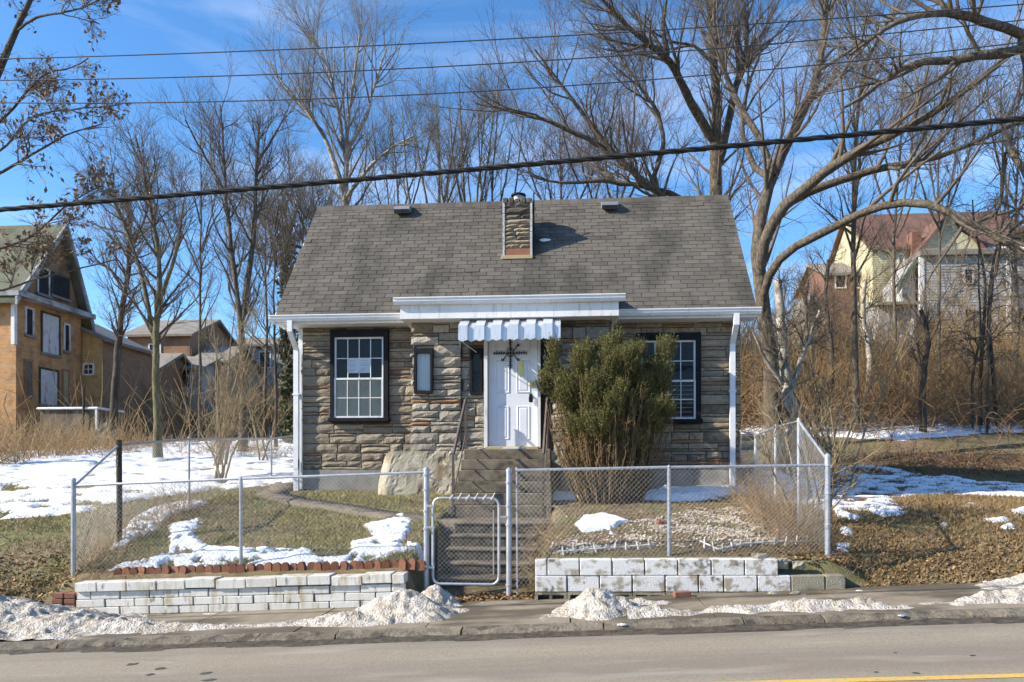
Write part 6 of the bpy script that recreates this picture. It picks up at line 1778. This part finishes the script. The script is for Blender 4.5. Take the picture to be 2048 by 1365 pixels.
# yellow house with red roof
x0, x1, z0, ze, zr = hz(1745, 2075, 46, 492, 432, 690)
yh = simple_house('yellow_house', 'pale yellow clapboard house with red roof on the hillside', x0, x1, 46, 54, z0, ze, ZV(1800, 428, 50), 'cream_siding', 'red_roof', 'x', ((1798, 1806, 510, 560, 'glass'),))
ga, gb, gc = P(1843, 498, 45), P(1962, 498, 45), P(1900, 428, 45)
MB().prism([(ga.x, ga.z), (gb.x, gb.z), (gc.x, gc.z)], 'y', 45, 49).obj('front_gable', M['cream_siding'], yh)
MB().prism([(ga.x, ga.z + .02), ((gc.x + ga.x) / 2 + 1.1, ga.z + .02), (gc.x, gc.z - .25)], 'y', 44.96, 45).obj('shingled_gable_half', M['moss_wall'], yh)
MB().prism([(ga.x - .3, ga.z - .2), (gc.x, gc.z + .2), (gb.x + .3, gb.z - .2), (gb.x + .3, gb.z - .38), (gc.x, gc.z), (ga.x - .3, ga.z - .38)], 'y', 44.7, 49).obj('gable_roof', M['red_roof'], yh)
p = P(1835, 492, 45.5); MB().box(p.x - .28, p.x + .28, 45.6, 46.3, p.z - .6, ZV(1835, 462, 45.5), .02).obj('chimney', M['old_brick'], yh)
# white siding house
YW2 = 42
x0, x1 = XU(1843, YW2), XU(2016, YW2); z0, zt = ZV(1930, 695, YW2), ZV(1930, 512, YW2)
wh = empty('white_siding_house', 'weathered white clapboard house with flat snowy roof edge', 'house', ((x0 + x1) / 2, 44, z0))
clap(x0, x1, YW2, z0 - .6, zt, .15).obj('wall', M['weathered'], wh)
MB().box(x0 + .01, x1 - .01, YW2 + .15, 45.5, z0 - 1, zt).obj('body', M['weathered'], wh)
MB().box(x0 - .15, x1 + .2, YW2 - .25, 45.5, zt, zt + .3, .02).obj('roof', M['grey_roof'], wh)
MB().box(x0 + .3, x1 - .4, YW2 + .3, 45, zt + .3, zt + .45, .05).obj('snow_cap', M['snow'], wh)
MB().box(x0 - .12, x0 + .12, YW2 - .06, YW2 + .1, z0 - .6, zt).obj('corner_board', M['white_trim'], wh)
MB().box(x1 - .1, x1 + .12, YW2 - .06, YW2 + .1, z0 - .6, zt).obj('corner_board', M['white_trim'], wh)
ywin(wh, YW2 - .02, XU(1930, YW2), XU(1944, YW2), ZV(1937, 567, YW2), ZV(1937, 540, YW2), 'dark_room', 'weathered')
ywin(wh, YW2 - .02, XU(1930, YW2), XU(1950, YW2), ZV(1940, 648, YW2), ZV(1940, 620, YW2), 'bark_dark', 'weathered')
# lean-to beside it with green trim
lx0 = XU(1802, 42.6)
MB().prism([(lx0, z0 - .6), (x0 - .14, z0 - .6), (x0 - .14, zt - .05), (lx0, ZV(1802, 560, 42.6))], 'y', 42.4, 45).obj('lean_to', M['weathered'], wh)
MB().prism([(lx0 - .3, ZV(1802, 572, 42.6)), (x0 - .16, zt + .05), (x0 - .16, zt - .25), (lx0 - .3, ZV(1802, 590, 42.6))], 'y', 42.1, 42.38).obj('green_rake', M['tarp'], wh)
x0, x1 = XU(2020, 44), XU(2130, 44)
w2 = empty('white_house', 'second white clapboard house beyond the corner of the first', 'house', ((x0 + x1) / 2, 46, z0))
clap(x0, x1, 44, z0 - .6, ZV(2060, 505, 44), .16).obj('wall', M['weathered'], w2)
MB().box(x0 + .01, x1, 44.15, 48, z0 - 1, ZV(2060, 505, 44)).obj('body', M['weathered'], w2)
MB().prism([(43.6, ZV(2060, 508, 44)), (46, ZV(2060, 470, 44)), (48.4, ZV(2060, 508, 44)), (48.4, ZV(2060, 514, 44)), (43.6, ZV(2060, 514, 44))], 'x', x0 - .3, x1 + .3).obj('roof', M['snow'], w2)
ywin(w2, 44, XU(2038, 44), XU(2052, 44), ZV(2045, 650, 44), ZV(2045, 618, 44), 'dark_room', 'weathered')
# grey shed, cream shed, red house
x0, x1 = XU(1757, 39.5), XU(1832, 39.5); z0, zt = ZV(1790, 695, 39.5), ZV(1790, 605, 39.5)
sh = empty('grey_shed', 'sagging grey shed with mossy roof below the yellow wall', 'shed', ((x0 + x1) / 2, 41, z0))
MB().box(x0, x1, 39.5, 41.8, z0 - 1, zt).obj('wall', M['weathered'], sh)
MB().prism([(39.1, zt - .05), (41.9, zt + .55), (41.9, zt + .40), (39.1, zt - .2)], 'x', x0 - .2, x1 + .2).obj('roof', M['moss_wall'], sh)
MB().box(x1 - .25, x1 - .13, 39.42, 39.5, z0 - .6, zt).obj('post', M['white_trim'], sh)
x0, x1 = XU(1614, 37), XU(1636, 37); z0, zt = ZV(1625, 690, 37), ZV(1625, 592, 37)
cs_ = empty('cream_shed', 'narrow cream shed gable peeking out of the thicket', 'shed', ((x0 + x1) / 2, 38, z0))
MB().prism([(x0, z0 - .8), (x1, z0 - .8), (x1, zt - .6), (x0 + .12, zt)  , (x0, zt - 1.0)], 'y', 37, 39.5).obj('wall', M['cream_siding'], cs_)
MB().prism([(x0 - .1, zt - 1.0), (x0 + .12, zt + .12), (x1 + .15, zt - .62), (x1 + .15, zt - .75), (x0 + .12, zt), (x0 - .1, zt - 1.1)], 'y', 36.8, 39.6).obj('roof', M['grey_roof'], cs_)
x0, x1, z0, ze, zr = hz(1655, 1742, 48, 545, 500, 640)
simple_house('red_house', 'dull red house half hidden behind the ivy trunk', x0, x1, 48, 54, z0, ze, zr, 'red_paint', 'grey_roof', 'x', ((1672, 1690, 552, 575, 'glass'), (1712, 1726, 552, 575, 'glass')))

# green wheeled bin / tarp heap by the porch
p = P(215, 850, 27)
tp = empty('garden_tarp', 'crumpled dark green tarp heap beside the porch block', 'tarp', (p.x, 27, tz(p.x, 27)))
n1_, n2_ = 14, 8; vs = []; fs = []
for j in range(n2_):
    for i in range(n1_):
        a = i * 2 * math.pi / n1_; t = j / (n2_ - 1); q = (1 - t ** 2.2) * .75 * random.uniform(.8, 1.15)
        vs.append((p.x + math.cos(a) * q, 27 + math.sin(a) * q * .7, tz(p.x, 27) - .1 + t * 1.1 * random.uniform(.9, 1.05)))
for j in range(n2_ - 1):
    for i in range(n1_): fs.append((j * n1_ + i, j * n1_ + (i + 1) % n1_, (j + 1) * n1_ + (i + 1) % n1_, (j + 1) * n1_ + i))
MB().add(vs, fs).obj('sheet', M['tarp'], tp)

# ------------------------------------------------------------------ litter on the pavement
for u, v, s, m, lab in ((1718, 1182, .05, 'plastic', 'crumpled white wrapper at the leaf edge below the grass bank'), (1722, 1197, .07, 'snow_dirty', 'lump of grey ice in the middle of the pavement'),
                        (1877, 1194, .02, 'terracotta', 'tiny red bottle cap on the pavement'), (1244, 1258, .06, 'plastic', 'flattened white cup in the gutter by the kerb'), (1972, 1165, .07, 'snow', 'clean white chunk of ice on the leaves'),
                        (965, 1206, .035, 'plastic', 'scrap of white paper on the leaves below the gate'), (1805, 1235, .05, 'galv', 'crushed can lying against the kerb')):
    chunk('litter', lab, 'litter', u, v, s, M[m], None, .35)
